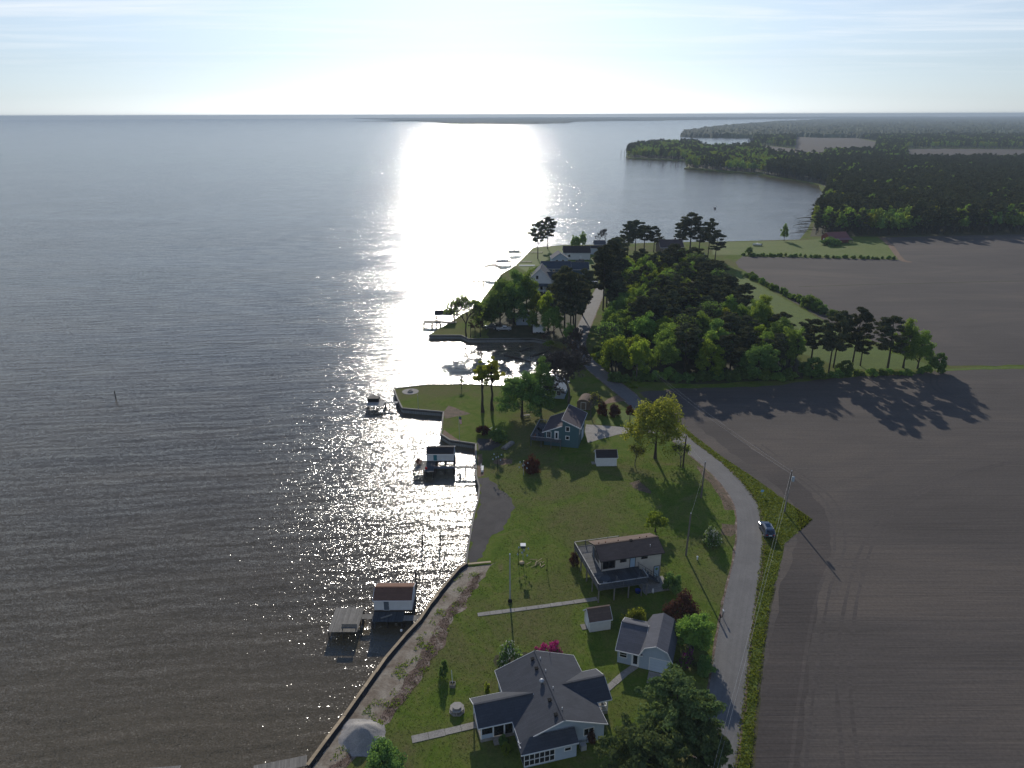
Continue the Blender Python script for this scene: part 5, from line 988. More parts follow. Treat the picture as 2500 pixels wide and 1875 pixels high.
# arched shed behind the teal house
q = thing('arched_shed', 'small brown shed with rounded roof behind the teal house', 'shed', (18.53,173.40), -18)
ar = [(-1.7, 0)]+[(-1.7*math.cos(math.pi*i/10), 1.5+1.3*math.sin(math.pi*i/10)) for i in range(11)]+[(1.7, 0)]
MB().prism(ar, 0, 0.1).build('front_wall', M['brown_wall'], q); MB().prism(ar, 4.4, 4.5).build('back_wall', M['brown_wall'], q)
for x in (-1.7, 1.6): MB().box(x, x+.1, 0.1, 4.4, 0, 1.5).build('wall', M['brown_wall'], q)
m_ = MB()
for i in range(10): (xa, za), (xb, zb) = ar[1+i], ar[2+i]; m_.slab([(xa*1.06, -.15, za+.05), (xb*1.06, -.15, zb+.05), (xb*1.06, 4.65, zb+.05), (xa*1.06, 4.65, za+.05)], 0.05)
m_.build('roof', M['roof_brown'], q); door(q, 'f', 0, 0, 0.05, 1.2, 1.9, 'brown_wall')
# ------------------------------------------------------------------ generic far houses
def house(label, xy, rz, w_, d_, zw, rise, wall, roof, axis='x', wins=(), doors=(), trim='trim', name='house', cat='house', z=0, chimney=None):
    s = thing(name, label, cat, xy, rz, z); gable_walls(s, -w_/2, w_/2, 0, d_, 0, zw, zw+rise-.12, wall, axis); r = gable_roof(s, -w_/2-.3, w_/2+.3, -.35, d_+.35, zw-.05, zw+rise, roof, axis=axis, trim=trim)
    for f_, s_, z_, ww, hh in wins: window(s, f_, {'f': 0, 'b': d_, 'l': -w_/2, 'r': w_/2}[f_], s_, z_, ww, hh)
    for f_, s_, mt in doors: door(s, f_, {'f': 0, 'b': d_, 'l': -w_/2, 'r': w_/2}[f_], s_, 0.05, 1.0, 2.05, mt)
    if chimney: MB().box(chimney[0]-.35, chimney[0]+.35, chimney[1]-.35, chimney[1]+.35, zw, zw+rise+.8).build('chimney', M['brown_wall'], r)
    return s
house('pale house with light blue metal roof among trees by the inlet', (10.64,181.56), -12, 7.0, 8, 2.5, 1.6, 'blue_wall', 'roof_tin', 'y', [('f', -2, 1.6, 1, 1.2), ('f', 2, 1.6, 1, 1.2), ('r', 3, 1.6, 1.1, 1.2)], [('f', 0, 'white')])
house('small grey garage shed in the grove beyond the inlet', (4.84,253.74), 0, 6.4, 6.5, 2.7, 1.7, 'blue_wall', 'roof_slate', 'y', [('f', -0.6, 1.7, 0.6, 1.0)], [('f', 1.8, 'white')])
wh = house('white gabled house with slate roof beyond the grove', (12.19,306.86), -6, 10, 12, 5.0, 5.0, 'white_wall', 'roof_navy', 'y', [('f', -2.6, 1.6, 1.2, 1.5), ('f', 1.0, 1.6, 1.6, 1.5), ('f', 3.4, 1.6, 1.0, 1.5), ('f', -1.2, 6.2, 1.0, 1.5)], [('f', -0.6, 'white')])
gable_roof(wh, 1.5, 8.5, 3, 8, 5.0, 7.6, 'roof_navy', axis='x', name='side_gable_roof'); MB().box(5, 8.2, 3.3, 7.7, 0, 5.0).build('side_wing', M['white_wall'], wh); MB().slab([(-5.2, -2.2, 2.9), (5.2, -2.2, 2.9), (5.2, 0, 3.6), (-5.2, 0, 3.6)], 0.12).build('porch_roof', M['roof_navy'], wh)
for xx in (-4.9, -1.6, 1.6, 4.9): MB().box(xx-.1, xx+.1, -2.1, -1.9, 0, 2.8).build('porch_post', M['trim'], wh)
nv = house('long navy blue two level house on the far lawn', (20.45,329.85), -1, 13.5, 9, 5.4, 2.6, 'navy_wall', 'roof_navy', 'x', [('f', -5.0, 4.0, 1.0, 1.8), ('f', -1, 4.0, 1.0, 1.8), ('f', 2.5, 1.6, 1.2, 1.5)], [('f', -3, 'white')])
nv2 = house('navy blue wing with two white windows beside the far lawn', (29.55,329.73), -1, 12, 9, 5.0, 2.6, 'navy_wall', 'roof_navy', 'x', [('f', -2.2, 3.6, 1.0, 1.8), ('f', 3.8, 3.6, 1.0, 1.8)], [('f', 1, 'white')])
house('grey cottage roof behind the long navy house', (24.55,364.64), 5, 8, 7, 3.6, 2.8, 'blue_wall', 'roof_slate', 'y', [('f', -1.6, 2.2, 1.2, 1.4), ('f', 1.6, 2.2, 1.2, 1.4)], [('f', 0, 'white')])
house('white far building with dark plum roof on the point', (34.40,379.96), -1, 14, 8, 3.6, 3.0, 'white_wall', 'roof_black', 'x', [('f', -4, 2, 1.2, 1.2)], [('f', 2, 'white')])
house('small white annex left of the plum roofed far building', (30.90,382.32), -1, 5.5, 6, 4.0, 1.6, 'white_wall', 'roof_navy', 'x', [('f', -1, 2.2, 1.0, 1.2)], [('f', 1.2, 'white')])
house('pale grey hut with flat dark roof near bay shore', (45.14,395.28), 0, 9.5, 5, 3.4, 1.0, 'blue_wall', 'roof_black', 'x', [('f', -2, 2, .8, 1.2)], [('f', 2, 'white')])
house('grey hut half hidden behind the pale bay shore hut', (49.59,406.64), 0, 6, 5, 3.4, 2.0, 'brown_wall', 'roof_slate', 'x', [('f', -1, 2, .8, 1.2)], [('f', 1.4, 'white')])
house('brown roofed house among pines near the bay', (87.95,395.86), 6, 13, 9, 3.6, 3.6, 'brown_wall', 'roof_plum', 'x', [('f', -4, 2, 1.2, 1.4), ('f', 0, 2, 1.2, 1.4)], [('f', 3.5, 'white')], chimney=(3, 5))
house('pale low house hidden under the pines near the bay', (93.48,367.95), 0, 11, 7, 3.0, 2.0, 'white_wall', 'roof_slate', 'x', [('f', -3, 1.6, 1.2, 1.2), ('f', 2.5, 1.6, 1.2, 1.2)], [('f', 0, 'white')])
bn = house('red roofed barn with open sides at edge of the pasture', (194.49,430.49), 14, 13, 8, 3.2, 2.6, 'red_wall', 'roof_red', 'x', [('l', 3, 1.6, 1.2, 1.2)], [('l', 5.5, 'white')], trim=None, name='barn', cat='barn')
MB().slab([(-6.8, -3.4, 2.2), (6.8, -3.4, 2.2), (6.8, -.2, 3.1), (-6.8, -.2, 3.1)], 0.08).build('lean_to_roof', M['roof_red'], bn)
for xx in (-6.5, -2.2, 2.2, 6.5): MB().box(xx-.1, xx+.1, -3.3, -3.1, 0, 2.2).build('lean_to_post', M['pile'], bn)
plant('shrub', BUSHES[1], *(186.94,423.43), 0, 4.2, 2.4, 'wide dark bush in front of the red roofed barn', 'shrub', None, ('stem', 'foliage'))
house('far farmhouse among trees at end of the cove', (636.75,2002.18), 20, 16, 12, 6, 5, 'white_wall', 'roof_plum', 'x', [('f', -4, 3, 2, 2), ('f', 4, 3, 2, 2)], [('f', 0, 'white')])
# ------------------------------------------------------------------ boathouses and docks over the water
def boathouse(label, xy, w_, d_, zf, zw, rise, wall, roof, dmat, dx_, door_w=0.8):
    s = thing('boathouse', label, 'boathouse', xy, 0); MB().box(-w_/2-.1, w_/2+.1, -.1, d_+.1, zf-.25, zf-.02).build('floor', M['pile'], s)
    gable_walls(s, -w_/2, w_/2, 0, d_, zf, zf+zw, zf+zw+rise-.1, wall, 'x'); gable_roof(s, -w_/2-.12, w_/2+.12, -.25, d_+.25, zf+zw-.04, zf+zw+rise, roof, axis='x', t=0.08)
    door(s, 'f', 0, dx_, zf+.03, door_w, zw*0.92, dmat)
    for i in range(4):
        for j in range(3): pole(s, -w_/2+w_*i/3, d_*j/2, WZ-1.5, zf-.25, 0.13)
    for j in (0, d_): MB().bar((-w_/2, j, WZ+.1), (0, j, zf-.3), .08, .12).build('brace', M['pile'], s); MB().bar((w_/2, j, WZ+.1), (0, j, zf-.3), .08, .12).build('brace', M['pile'], s)
    return s
b1 = boathouse('white boathouse with rusty brown roof near the sandy bank', (-18.5, 92.4), 5.85, 4.0, 0.12, 1.95, 0.85, 'white_wall', 'roof_rust', 'grey_door', -1.0)
window(b1, 'r', 2.925, 2.2, 1.35, 0.5, 0.6)
b2 = boathouse('white boathouse with teal door and dark brown roof', (-15.9, 143.4), 5.9, 3.8, 0.3, 1.75, 0.7, 'white_wall', 'roof_black', 'teal_door', -1.1)
def dock(label, origin, parts, name='dock', rz=0):
    """parts: (x0,x1,y0,y1,z,boards,along,mat)"""
    s = thing(name, label, 'dock', origin, rz)
    for (x0, x1, y0, y1, z, nb, al, mt) in parts:
        plank_deck(s, x0, x1, y0, y1, z, mt, nb, al)
        for xa in (x0+.1, x1-.1): MB().bar((xa, y0, z-.16), (xa, y1, z-.16), .08, .2).build('stringer', M['pile'], s)
        nx = max(1, round((x1-x0)/2.6)); ny = max(1, round((y1-y0)/2.6))
        for i in range(nx+1):
            for j in range(ny+1): pole(s, x0+.12+(x1-x0-.24)*i/nx, y0+.12+(y1-y0-.24)*j/ny, WZ-1.5, z-.06, 0.1)
    return s
d1 = dock('old grey dock with square platform beside the rusty roofed boathouse', (-18.5, 92.4), [(-9.0, -4.6, -5.0, 0.6, 0.1, 24, 'y', 'plank'), (-4.55, -2.95, -2.0, -0.9, 0.04, 10, 'y', 'plank'), (-2.9, 1.8, -2.6, -0.3, 0.02, 26, 'y', 'deck_dark'), (1.85, 4.9, -2.4, -1.2, 0.03, 18, 'y', 'plank')])
bn_ = thing('bench', 'grey plank bench on front edge of the square dock platform', 'bench', (-18.5-5.85, 92.4-4.55), 0, 0.1)
MB().box(-1.15, 1.15, -.22, .22, .42, .48).build('seat', M['plank'], bn_); MB().box(-1.15, 1.15, .24, .28, .5, .85).build('backrest', M['plank'], bn_)
for xx in (-1, 1): MB().box(xx-.05, xx+.05, -.2, .2, 0, .42).build('leg', M['plank'], bn_)
tag(MB().box(-.9, .9, -.14, .14, 0.02, 0.1).build('board', M['plank_x']), 'loose pale board lying on dock before boathouse door', 'board'); o = bpy.context.scene.objects['board']; o.location = (-19.3, 90.9, 0.05); o.rotation_euler = (0, 0, R(28))
d2 = dock('weathered walkway and platforms beside the teal door boathouse', (-15.9, 143.4), [(-5.5, -3.05, -4.4, 0.2, 0.25, 16, 'y', 'plank'), (-3.0, -1.0, -5.0, -0.15, 0.2, 14, 'y', 'deck_dark'), (-.95, 3.2, -3.5, -2.5, 0.22, 24, 'y', 'deck'), (3.25, 8.2, -3.5, -2.5, 0.22, 28, 'y', 'plank')])
lounge((-20.3, 141.4), 70, 0.27, 'rust_wood', 'reddish wooden chair on pale platform of teal door boathouse'); lounge((-20.2, 142.4), 80, 0.27, 'rust_wood', 'second reddish wooden chair farther back on the same pale platform')
o = tag(MB().lathe([(.22, 0), (.26, .3), (.2, .42), (.06, .5)], 12).build('buoy', M['red'], None, True), 'red float lying on dark dock planks', 'float'); o.location = (-18.6, 139.6, .22)
bb = thing('bench', 'white double bench on the lawn edge at the walkway end', 'bench', (-6.5, 139.6), 90)
MB().box(-1.1, 1.1, -.3, .2, .4, .46).build('seat', M['white'], bb); MB().box(-1.1, 1.1, .22, .28, .45, .95).build('backrest', M['white'], bb)
for xx in (-1, 1): MB().box(xx-.05, xx+.05, -.28, .2, 0, .4).build('leg', M['white'], bb)
d3 = dock('pale dock with square swim platform at the point bulkhead', (-34.23,177.27), [(-4.3, 0.3, -2.0, 1.9, 0.3, 22, 'y', 'rail'), (0.35, 3.8, 0.2, 1.5, 0.3, 18, 'y', 'rail')])
lf = thing('boat_lift', 'small covered boat on dark lift behind the point dock', 'boat lift', (-36.99,179.38), 0, 0.3)
MB().xprism([(-1.0, 0), (1.0, 0), (1.0, 0.5), (0.6, 0.8), (-0.6, 0.8), (-1.0, 0.5)], -1.4, 1.4).build('hull', M['black'], lf); MB().slab([(-1.5, -1.1, 1.0), (1.5, -1.1, 1.0), (1.5, 1.1, 1.1), (-1.5, 1.1, 1.1)], .06).build('cover', M['fabric_shadow_black'], lf)
for xx in (-1.4, 1.4):
    for yy in (-1.05, 1.05): pole(lf, xx, yy, -3, 1.0, .07)
pr = thing('handrail', 'dark rail posts at gangway of the point dock', 'rail', (-32.60,177.30), 0, 0.3)
for xx in (-.9, 0, .9): pole(pr, xx, 0, -2.6, 1.0, .06)
MB().bar((-.9, 0, .95), (.9, 0, .95), .06).build('handrail_bar', M['pile'], pr)
# roofed docks farther out
def roofed(label, xy, w_, d_, zt, mat='roof_black', curved=False):
    s = thing('boat_shelter', label, 'boat shelter', xy, 0)
    for xx in (-w_/2+.2, w_/2-.2):
        for yy in (.2, d_/2, d_-.2): pole(s, xx, yy, WZ-1.5, zt, .11)
    if curved:
        m = MB(); pr_ = [(-w_/2+w_*i/8, zt+.9*math.sin(math.pi*i/8)) for i in range(9)]
        for i in range(8): m.slab([(pr_[i][0], 0, pr_[i][1]), (pr_[i+1][0], 0, pr_[i+1][1]), (pr_[i+1][0], d_, pr_[i+1][1]), (pr_[i][0], d_, pr_[i][1])], .06)
        m.build('canopy', M[mat], s)
    else: gable_roof(s, -w_/2-.3, w_/2+.3, -.3, d_+.3, zt, zt+1.0, mat, axis='x', t=.1)
    plank_deck(s, -w_/2, w_/2, -1.2, -.2, 0.1, 'plank', 1, 'y', nm='walkway'); return s
roofed('dark gabled boat shelter off the grove shore', (-24.75,257.35), 7.0, 5.0, 3.0)
dock('low dock platform left of the dark gabled boat shelter', (-29.33,256.29), [(-3.2, 3.0, -1.5, 2.5, 0.5, 1, 'y', 'plank'), (3.05, 9, 0, 1.2, 0.4, 1, 'y', 'plank')])
roofed('round canopied boat lift off the far shore', (-9.06,341.15), 8.0, 6, 3.4, 'fabric_shadow_black', True)
dock('small dock left of the grove trees', (-16.44,326.83), [(-3.5, 3.5, -1.5, 1.5, 0.4, 1, 'y', 'plank'), (3.5, 9, -.4, .6, .4, 1, 'y', 'plank')])
dock('long thin pier with boat platform, nearer of the far two', (-4.50,372.65), [(-4, 4, -2, 2.5, 0.5, 1, 'y', 'plank'), (4.05, 15, 0, 1.1, .5, 1, 'y', 'plank')])
dock('long thin pier with boat platform, farther of the far two', (1.11,399.71), [(-4, 4, -2, 3, 0.5, 1, 'y', 'plank'), (4.05, 16, 0, 1.1, .5, 1, 'y', 'plank')])
def smallboat(label, xy, rz, L=5.0, z=None, mat='car_white', name='boat'):
    s = thing(name, label, 'boat', xy, rz, WZ if z is None else z); k = L/5
    sec = [(-2.5, .9, .75), (-1.0, 1.0, .75), (.8, .95, .8), (1.9, .6, .9), (2.5, .06, 1.0)]; m = MB(); n0 = []
    for x, b, h in sec: n0.append(len(m.v)); m.v += [(x*k, -b*k, h*k), (x*k, -b*.7*k, .1*k), (x*k, 0, -.25*k), (x*k, b*.7*k, .1*k), (x*k, b*k, h*k), (x*k, b*.8*k, .45*k), (x*k, -b*.8*k, .45*k)]
    for i in range(4):
        for j in range(7): a = n0[i]+j; b = n0[i]+(j+1) % 7; m.f.append((a, n0[i+1]+j, n0[i+1]+(j+1) % 7, b))
    m.f.append(tuple(n0[0]+j for j in range(7))); m.build('hull', M[mat], s)
    MB().box(-.4*k, .2*k, -.35*k, .35*k, .4*k, 1.3*k).build('console', M['white'], s); MB().box(-2.9*k, -2.45*k, -.2*k, .2*k, -.2*k, 1.1*k).build('outboard_motor', M['black'], s); MB().box(-1.4*k, -.9*k, -.5*k, .5*k, .4*k, .85*k).build('seat', M['white'], s); return s
smallboat('white boat on the platform of the nearer long pier', (-4.48,370.71), 10, 5.5, 0.8); smallboat('white boat on the platform of the farther long pier', (1.56,397.77), 5, 5.5, 0.8)
smallboat('small dark open boat alone out on the bay', (168.15,609.36), 80, 5.5, None, 'car_black')
smallboat('upturned pale boat hull on the pasture lawn', (142.89,421.34), 170, 5.0, 0.3, 'white')
# boardwalk at the bottom edge
dock('pale plank boardwalk at bottom edge next to sandy bank', (-29.47,63.49), [(-1.0, 5.1, -.75, .75, 0.05, 34, 'y', 'plank')], 'boardwalk', 14)
dock('dock end just showing at bottom left edge', (-41.38,63.75), [(-3, 2.2, -2.2, 0.1, 0.05, 22, 'y', 'plank')], 'dock', 5)
# ------------------------------------------------------------------ bulkheads
def bulkhead(label, idx, kind):
    s = thing('bulkhead', label, 'bulkhead'); up_ = .36 if kind == 'wood' else 0
    for a, b in zip(idx[:-1], idx[1:]):
        A_, B_ = Vector(a), Vector(b); L = (B_-A_).length; d = (B_-A_).normalized(); nr = Vector((d.y, -d.x))*-1; n = max(1, round(L/(3.6 if kind == 'wood' else 4.5)))
        for i in range(n):
            p, q = A_.lerp(B_, i/n), A_.lerp(B_, (i+1)/n); j = random.uniform(-.06, .06) if kind == 'wood' else 0
            MB().bar((*(p+nr*(.12+j)), .09+up_+(random.uniform(-.03, .03) if kind == 'wood' else 0)), (*(q-d*.02+nr*(.12-j)), .09+up_), .44 if kind == 'wood' else .36, .07).build('cap_board', M['plank_new' if kind == 'wood' else 'plank_x'], s)
        if kind == 'wood':
            MB().bar((*(A_+nr*.1), -.78), (*(B_+nr*.1), -.78), .12, 2.3).build('sheeting', M['pile'], s)
            k = max(1, int(L/1.1)); m = MB()
            for i in range(k):
                p, q = A_.lerp(B_, i/k)-nr*.12, A_.lerp(B_, (i+1)/k)-nr*.12; sag = .16*random.random()
                m.add([(*(p), .10+up_), (*(q), .10+up_), (*(q-nr*(.28+sag)), .012+.003*random.random()), (*(p-nr*(.22+.3*random.random())), .012)], [(0, 1, 2, 3)])
            tag(m.build('shadow_strip', M['fabric_shadow_black'], s), kind='stuff')  # black strip behind the cap paints in the raised bulkhead's shadow on the sand
            for i in range(max(1, round(L/2.4))+1): p = A_.lerp(B_, i/max(1, round(L/2.4)))+nr*.28; pole(s, p.x, p.y, WZ-1.2, -.02, .1)
        else:
            k = max(2, int(L/.46)); m = MB(); pts_ = []
            for i in range(k):
                for f_, o_ in ((0, 0), (.35, 0), (.5, .22), (.85, .22)): pts_.append(A_.lerp(B_, (i+f_)/k)+nr*(.02+o_))
            pts_.append(B_+nr*.02); v_ = [(p.x, p.y, .05) for p in pts_]+[(p.x, p.y, WZ-1.2) for p in pts_]; n2 = len(pts_)
            m.add(v_, [(i, i+1, n2+i+1, n2+i) for i in range(n2-1)]); m.build('sheet_piling', M['vinyl'], s)
            MB().bar((*(A_+nr*.32), -.3), (*(B_+nr*.32), -.3), .12, .2).build('wale', M['pile'], s)
    return s
bulkhead('timber bulkhead with fresh tan cap along the sandy bank', SHORE[1:11], 'wood')
bulkhead('weathered bulkhead cap along the gravel bed', SHORE[10:17], 'sheet')
bulkhead('corrugated grey bulkhead stepping round the point lawn', SHORE[16:24], 'sheet')
bulkhead('grey bulkhead on far side of the inlet', SHORE[33:38], 'sheet')
bulkhead('dark bulkhead along back edge of the point lawn', SHORE[23:28], 'sheet')
o = MB().bar((0, 0, .2), (3.9, 0, .2), .4, .07).build('return_board', M['plank_new']); o.location = (*(-7.57,104.48), 0); o.rotation_euler = (0, 0, R(9)); tag(o, 'single new tan board running from the bank into the lawn', 'board')
# ------------------------------------------------------------------ poles and wires
def utility_pole(label, spec, lean=0.0, mat='utility', arm=False, xf=False, r=0.15):
    x, y, h, _ = spec; s = thing('utility_pole', label, 'utility pole', (x, y)); MB().tube([(0, 0, -.3), (lean*h*.5, 0, h*.5), (lean*h, 0, h)], [r*1.15, r, r*.75], 9).build('pole', M[mat], s)
    if arm: MB().bar((lean*h-1.1, 0, h-.5), (lean*h+1.1, 0, h-.5), .1, .12).build('crossarm', M[mat], s)
    for k in ((-.9, 0, .9) if arm else (0,)): MB().lathe([(.05, 0), (.07, .06), (.04, .12), (.07, .18), (.02, .24)], 8, (lean*h+k, 0, h-.42 if arm else h-.02)).build('insulator', M['white'], s)
    if xf: MB().lathe([(.26, 0), (.28, .1), (.28, .85), (.2, .95), (.05, 1.0)], 12, (lean*h+.45, 0, h-2.1)).build('transformer', M['gourd'], s); MB().bar((lean*h, 0, h-1.6), (lean*h+.3, 0, h-1.6), .08).build('bracket', M['steel'], s)
    return (x+lean*h, y, h)
UP = [(30.2,107.1,8.3,0.4),
  (37.8,127.3,7.9,0.4),
  (37.1,140.5,7.6,0.4),
  (52.5,121.6,8.8,0.4),
  (35.8,194.8,7.2,0.6),
  (31.8,241.5,7.6,0.7)]
t1 = utility_pole('grey leaning pole right of the brown roofed deck house', UP[0], 0.02, 'utility'); t2 = utility_pole('grey pole between gold tree and road curve', UP[1], 0.02, 'utility'); t3 = utility_pole('near black pole below right side of the gold tree', UP[2], 0.02, 'utility_dark')
t4 = utility_pole('tall pole with pale transformer at edge of the ploughed field', UP[3], 0.03, 'utility', False, True); t5 = utility_pole('thin pole in front of the mixed wood', UP[4], 0.0, 'utility', r=.17); t6 = utility_pole('thin pole beside the far road', UP[5], 0.0, 'utility', r=.2)
def wire(label, a, b, sag, off=(0, 0, 0), r=.010):
    A_, B_ = Vector(a)+Vector(off), Vector(b)+Vector(off); pts_ = [A_.lerp(B_, i/16)-Vector((0, 0, 4*sag*(i/16)*(1-i/16))) for i in range(17)]
    o = MB().tube([p-A_ for p in pts_], [r]*17, 4).build('power_line', M['steel']); o.location = A_; return tag(o, label, 'wire')
off_pole = (16.0, 46.0, 9.0)
wire('left wire from the transformer pole running down past the verge', t4, off_pole, 1.0, (-.12, 0, 0)); wire('right wire from the transformer pole running down past the verge', t4, off_pole, 1.3, (.25, 0, -.5))
wire('upper wire from the transformer pole over the field to the wood', t4, t5, 1.0, (0, 0, 0)); wire('lower wire from the transformer pole over the field to the wood', t4, t5, 1.3, (.2, 0, -.7))
wire('upper wire along the far road verge', t5, t6, .8); wire('lower wire along the far road verge', t5, t6, 1.0, (.3, 0, -.6)); wire('thin wire between two grey poles near road curve', t1, t2, .8, (0, 0, -.2)); wire('thin wire from grey pole to near black pole', t2, t3, .7, (0, 0, -.2))
x, y, h, _ = [(-0.4,94.5,8.7,0.4)][0]; s = thing('lamp_pole', 'tall pale metal pole with dark foot on the shore lawn', 'pole', (x, y)); MB().tube([(0, 0, 0), (0, 0, h)], [.13, .09], 10).build('shaft', M['steel'], s); MB().lathe([(.34, 0), (.36, .25), (.2, .5), (.12, .55)], 12).build('foot', M['black'], s); MB().lathe([(.09, 0), (.14, .1), (.02, .25)], 8, (0, 0, h)).build('finial', M['white'], s)
def martin_rack(label, spec, box=True, mat='steel'):
    x, y, h, _ = spec; s = thing('gourd_rack', label, 'bird rack', (x, y)); MB().tube([(0, 0, 0), (0, 0, h)], [.05, .04], 8).build('pole', M[mat], s)
    if box:
        MB().box(-.38, .38, -.38, .38, h-.35, h+.15).build('bird_house', M['car_blue'], s); MB().box(-.45, .45, -.45, .45, h+.15, h+.24).build('roof', M['white'], s)
    for k in range(6):
        a = k*math.pi/3+.3; z = h-.75-(k % 2)*.75; rr = .95; MB().bar((0, 0, z+.3), (math.cos(a)*rr, math.sin(a)*rr, z+.3), .035).build('arm', M['black'], s)
        MB().lathe([(.02, .22), (.06, .15), (.14, .02), (.15, -.07), (.1, -.18), (.02, -.22)], 10, (math.cos(a)*rr, math.sin(a)*rr, z)).build('gourd', M['gourd'], s, True)
    return s
martin_rack('white gourd bird rack with box top on the shore lawn', [(1.8,104.9,3.5,0.6)][0]); martin_rack('white gourd bird rack near the rust bush', [(-3.2,139.0,4.5,0.8)][0], False, 'black'); martin_rack('small pale bird rack right beside the rust bush', [(2.4,137.1,3.5,0.4)][0], False)
o = MB().lathe([(.42, 0), (.45, .2), (.3, .32), (.05, .34)], 12).build('stump', M['plank_new'], None, True); o.location = (*(1.60,104.91), 0); tag(o, 'sawn tan stump at foot of the gourd rack', 'stump')
for k in range(9):
    a = random.uniform(0, 6.28); L = random.uniform(.6, 1.9); p = Vector((4.47,104.78))+Vector((random.gauss(0, .8), random.gauss(0, .8))); o = MB().bar((-L/2, 0, .06), (L/2, 0, .06+.04*random.random()), random.uniform(.05, .12), .06).build('scrap_board', M['plank_new']); o.location = (p.x, p.y, .01+.03*k); o.rotation_euler = (0, 0, a); tag(o, 'tan scrap board in the litter heap on the shore lawn', 'board', 'tan scrap boards on the lawn')
fx, fy, fh, _ = [(-12.4,154.3,6.3,0.3)][0]; fl = thing('flagpole', 'flagpole with striped flag at the stepped bulkhead', 'flag', (fx, fy)); MB().tube([(0, 0, 0), (0, 0, fh)], [.05, .03], 8).build('pole', M['steel'], fl); MB().lathe([(.01, -.07), (.07, 0), (.01, .07)], 8, (0, 0, fh)).build('finial', M['steel'], fl, True)
# the flag hangs limp from its hoist: canton above, stripes below
def cloth(m, x0, x1, z0, z1, n=6):
    for i in range(n): a = x0+(x1-x0)*i/n; b = x0+(x1-x0)*(i+1)/n; m.add([(a, .09*math.sin(a*9), z0), (b, .09*math.sin(b*9), z0), (b, .09*math.sin(b*9), z1), (a, .09*math.sin(a*9), z1)], [(0, 1, 2, 3)])
fc = MB(); cloth(fc, .05, .6, fh-.75, fh-.08); cn_ = fc.build('canton', M['navy_wall'], fl)
for k in range(9):
    m = MB(); cloth(m, .05+.02*k, .6+.01*k, fh-.75-.13*(k+1), fh-.75-.13*k); m.build('stripe', M['red' if k % 2 == 0 else 'white'], fl)
for sp, lab in zip([(-24.5,174.3,4.0,0.3),
  (5.8,102.9,2.4,0.2),
  (1.0,104.6,2.9,0.2)], ('thin pale post on the point lawn edge', 'thin dark post right of the tan scrap heap', 'thin dark post left of the gourd rack')):
    x, y, h, _ = sp; s = thing('post', lab, 'post', (x, y)); MB().cyl(0, 0, 0, h, .045, 6).build('shaft', M['steel' if 'pale' in lab else 'black'], s); MB().lathe([(.12, 0), (.12, .08), (.05, .12)], 8).build('foot', M['black'], s)
def mooring(label, uv, top, r=.14, mat='pile', cap=None):
    s = thing('mooring_pile', label, 'pile', uv, 0, WZ); MB().tube([(0, 0, -1.5), (.03, 0, top)], [r*1.1, r], 8).build('shaft', M[mat], s); MB().lathe([(r*1.15, 0), (r*1.15, .2), (.02, .34)], 8, (.03, 0, top)).build('cap', M[cap or mat], s)
for uv, top, lab, cp in (((-16.31,112.51), 1.9, 'left dark pile standing in the glitter off the gravel bed', None), ((-13.15,112.90), 2.0, 'right dark pile standing in the glitter off the gravel bed', None), ((-15.99,100.25), 2.6, 'tall dark pile behind the rusty roofed boathouse', None), ((-16.48,86.95), 1.9, 'pile with white cap in water beside the sandy bank', 'white'), ((-109.23,184.83), 2.2, 'single channel post far out in open water', None)): mooring(lab, uv, top, cap=cp)
DEAD = [(200.77,1382.64),(204.77,1368.95),(210.46,1382.15),(215.50,1395.63),(204.74,1126.17),(210.04,1135.14),(226.05,1125.29),(229.06,1134.34),(240.71,1133.86),(245.51,1124.48),(253.12,1142.66),(257.24,1133.16),(242.30,928.25),(250.99,934.25),(615.87,2763.15),(623.13,2762.41),(649.97,2814.83),(658.84,2813.91),(680.85,2868.94)]
for i, (x, y) in enumerate(DEAD): k = y/1400; mooring('bare dead snag standing in water at the far point', (x, y), random.uniform(6, 13), .35*k); bpy.context.scene.objects[-1] if False else None
for o in [q for q in sc.objects if q.name.startswith('mooring_pile') and q.get('label', '').startswith('bare dead')]: o.name = 'dead_snag'; o['category'] = 'dead tree'; o['group'] = 'dead snags at the far point'
# fallen limbs in the inlet and dead trees on the bay shore
for i, (a, b, lab) in enumerate((((-2.37,222.46), (6.47,214.97), 'long dark fallen trunk lying across the inlet'), ((6.10,220.70), (12.92,227.52), 'forked dark trunk lying in upper inlet water'), ((2.74,226.73), (6.89,230.26), 'short dark limb in the inlet near far bulkhead'))):
    A_, B_ = Vector((*a, WZ)), Vector((*b, WZ)); t = thing('fallen_trunk', lab, 'log', a, 0, WZ); d = B_-A_; MB().tube([(0, 0, .05), tuple(d*.5+Vector((0, 0, .3))), tuple(d+Vector((0, 0, .15)))], [.3, .24, .08], 7).build('stem', M['bark'], t)
    for k in range(4): f_ = .3+.17*k; p = d*f_; q_ = p+Vector((random.uniform(-2, 2), random.uniform(-2, 2), random.uniform(.2, .9))); MB().tube([tuple(p+Vector((0, 0, .2))), tuple(q_)], [.1, .03], 5).build('limb', M['bark'], t)
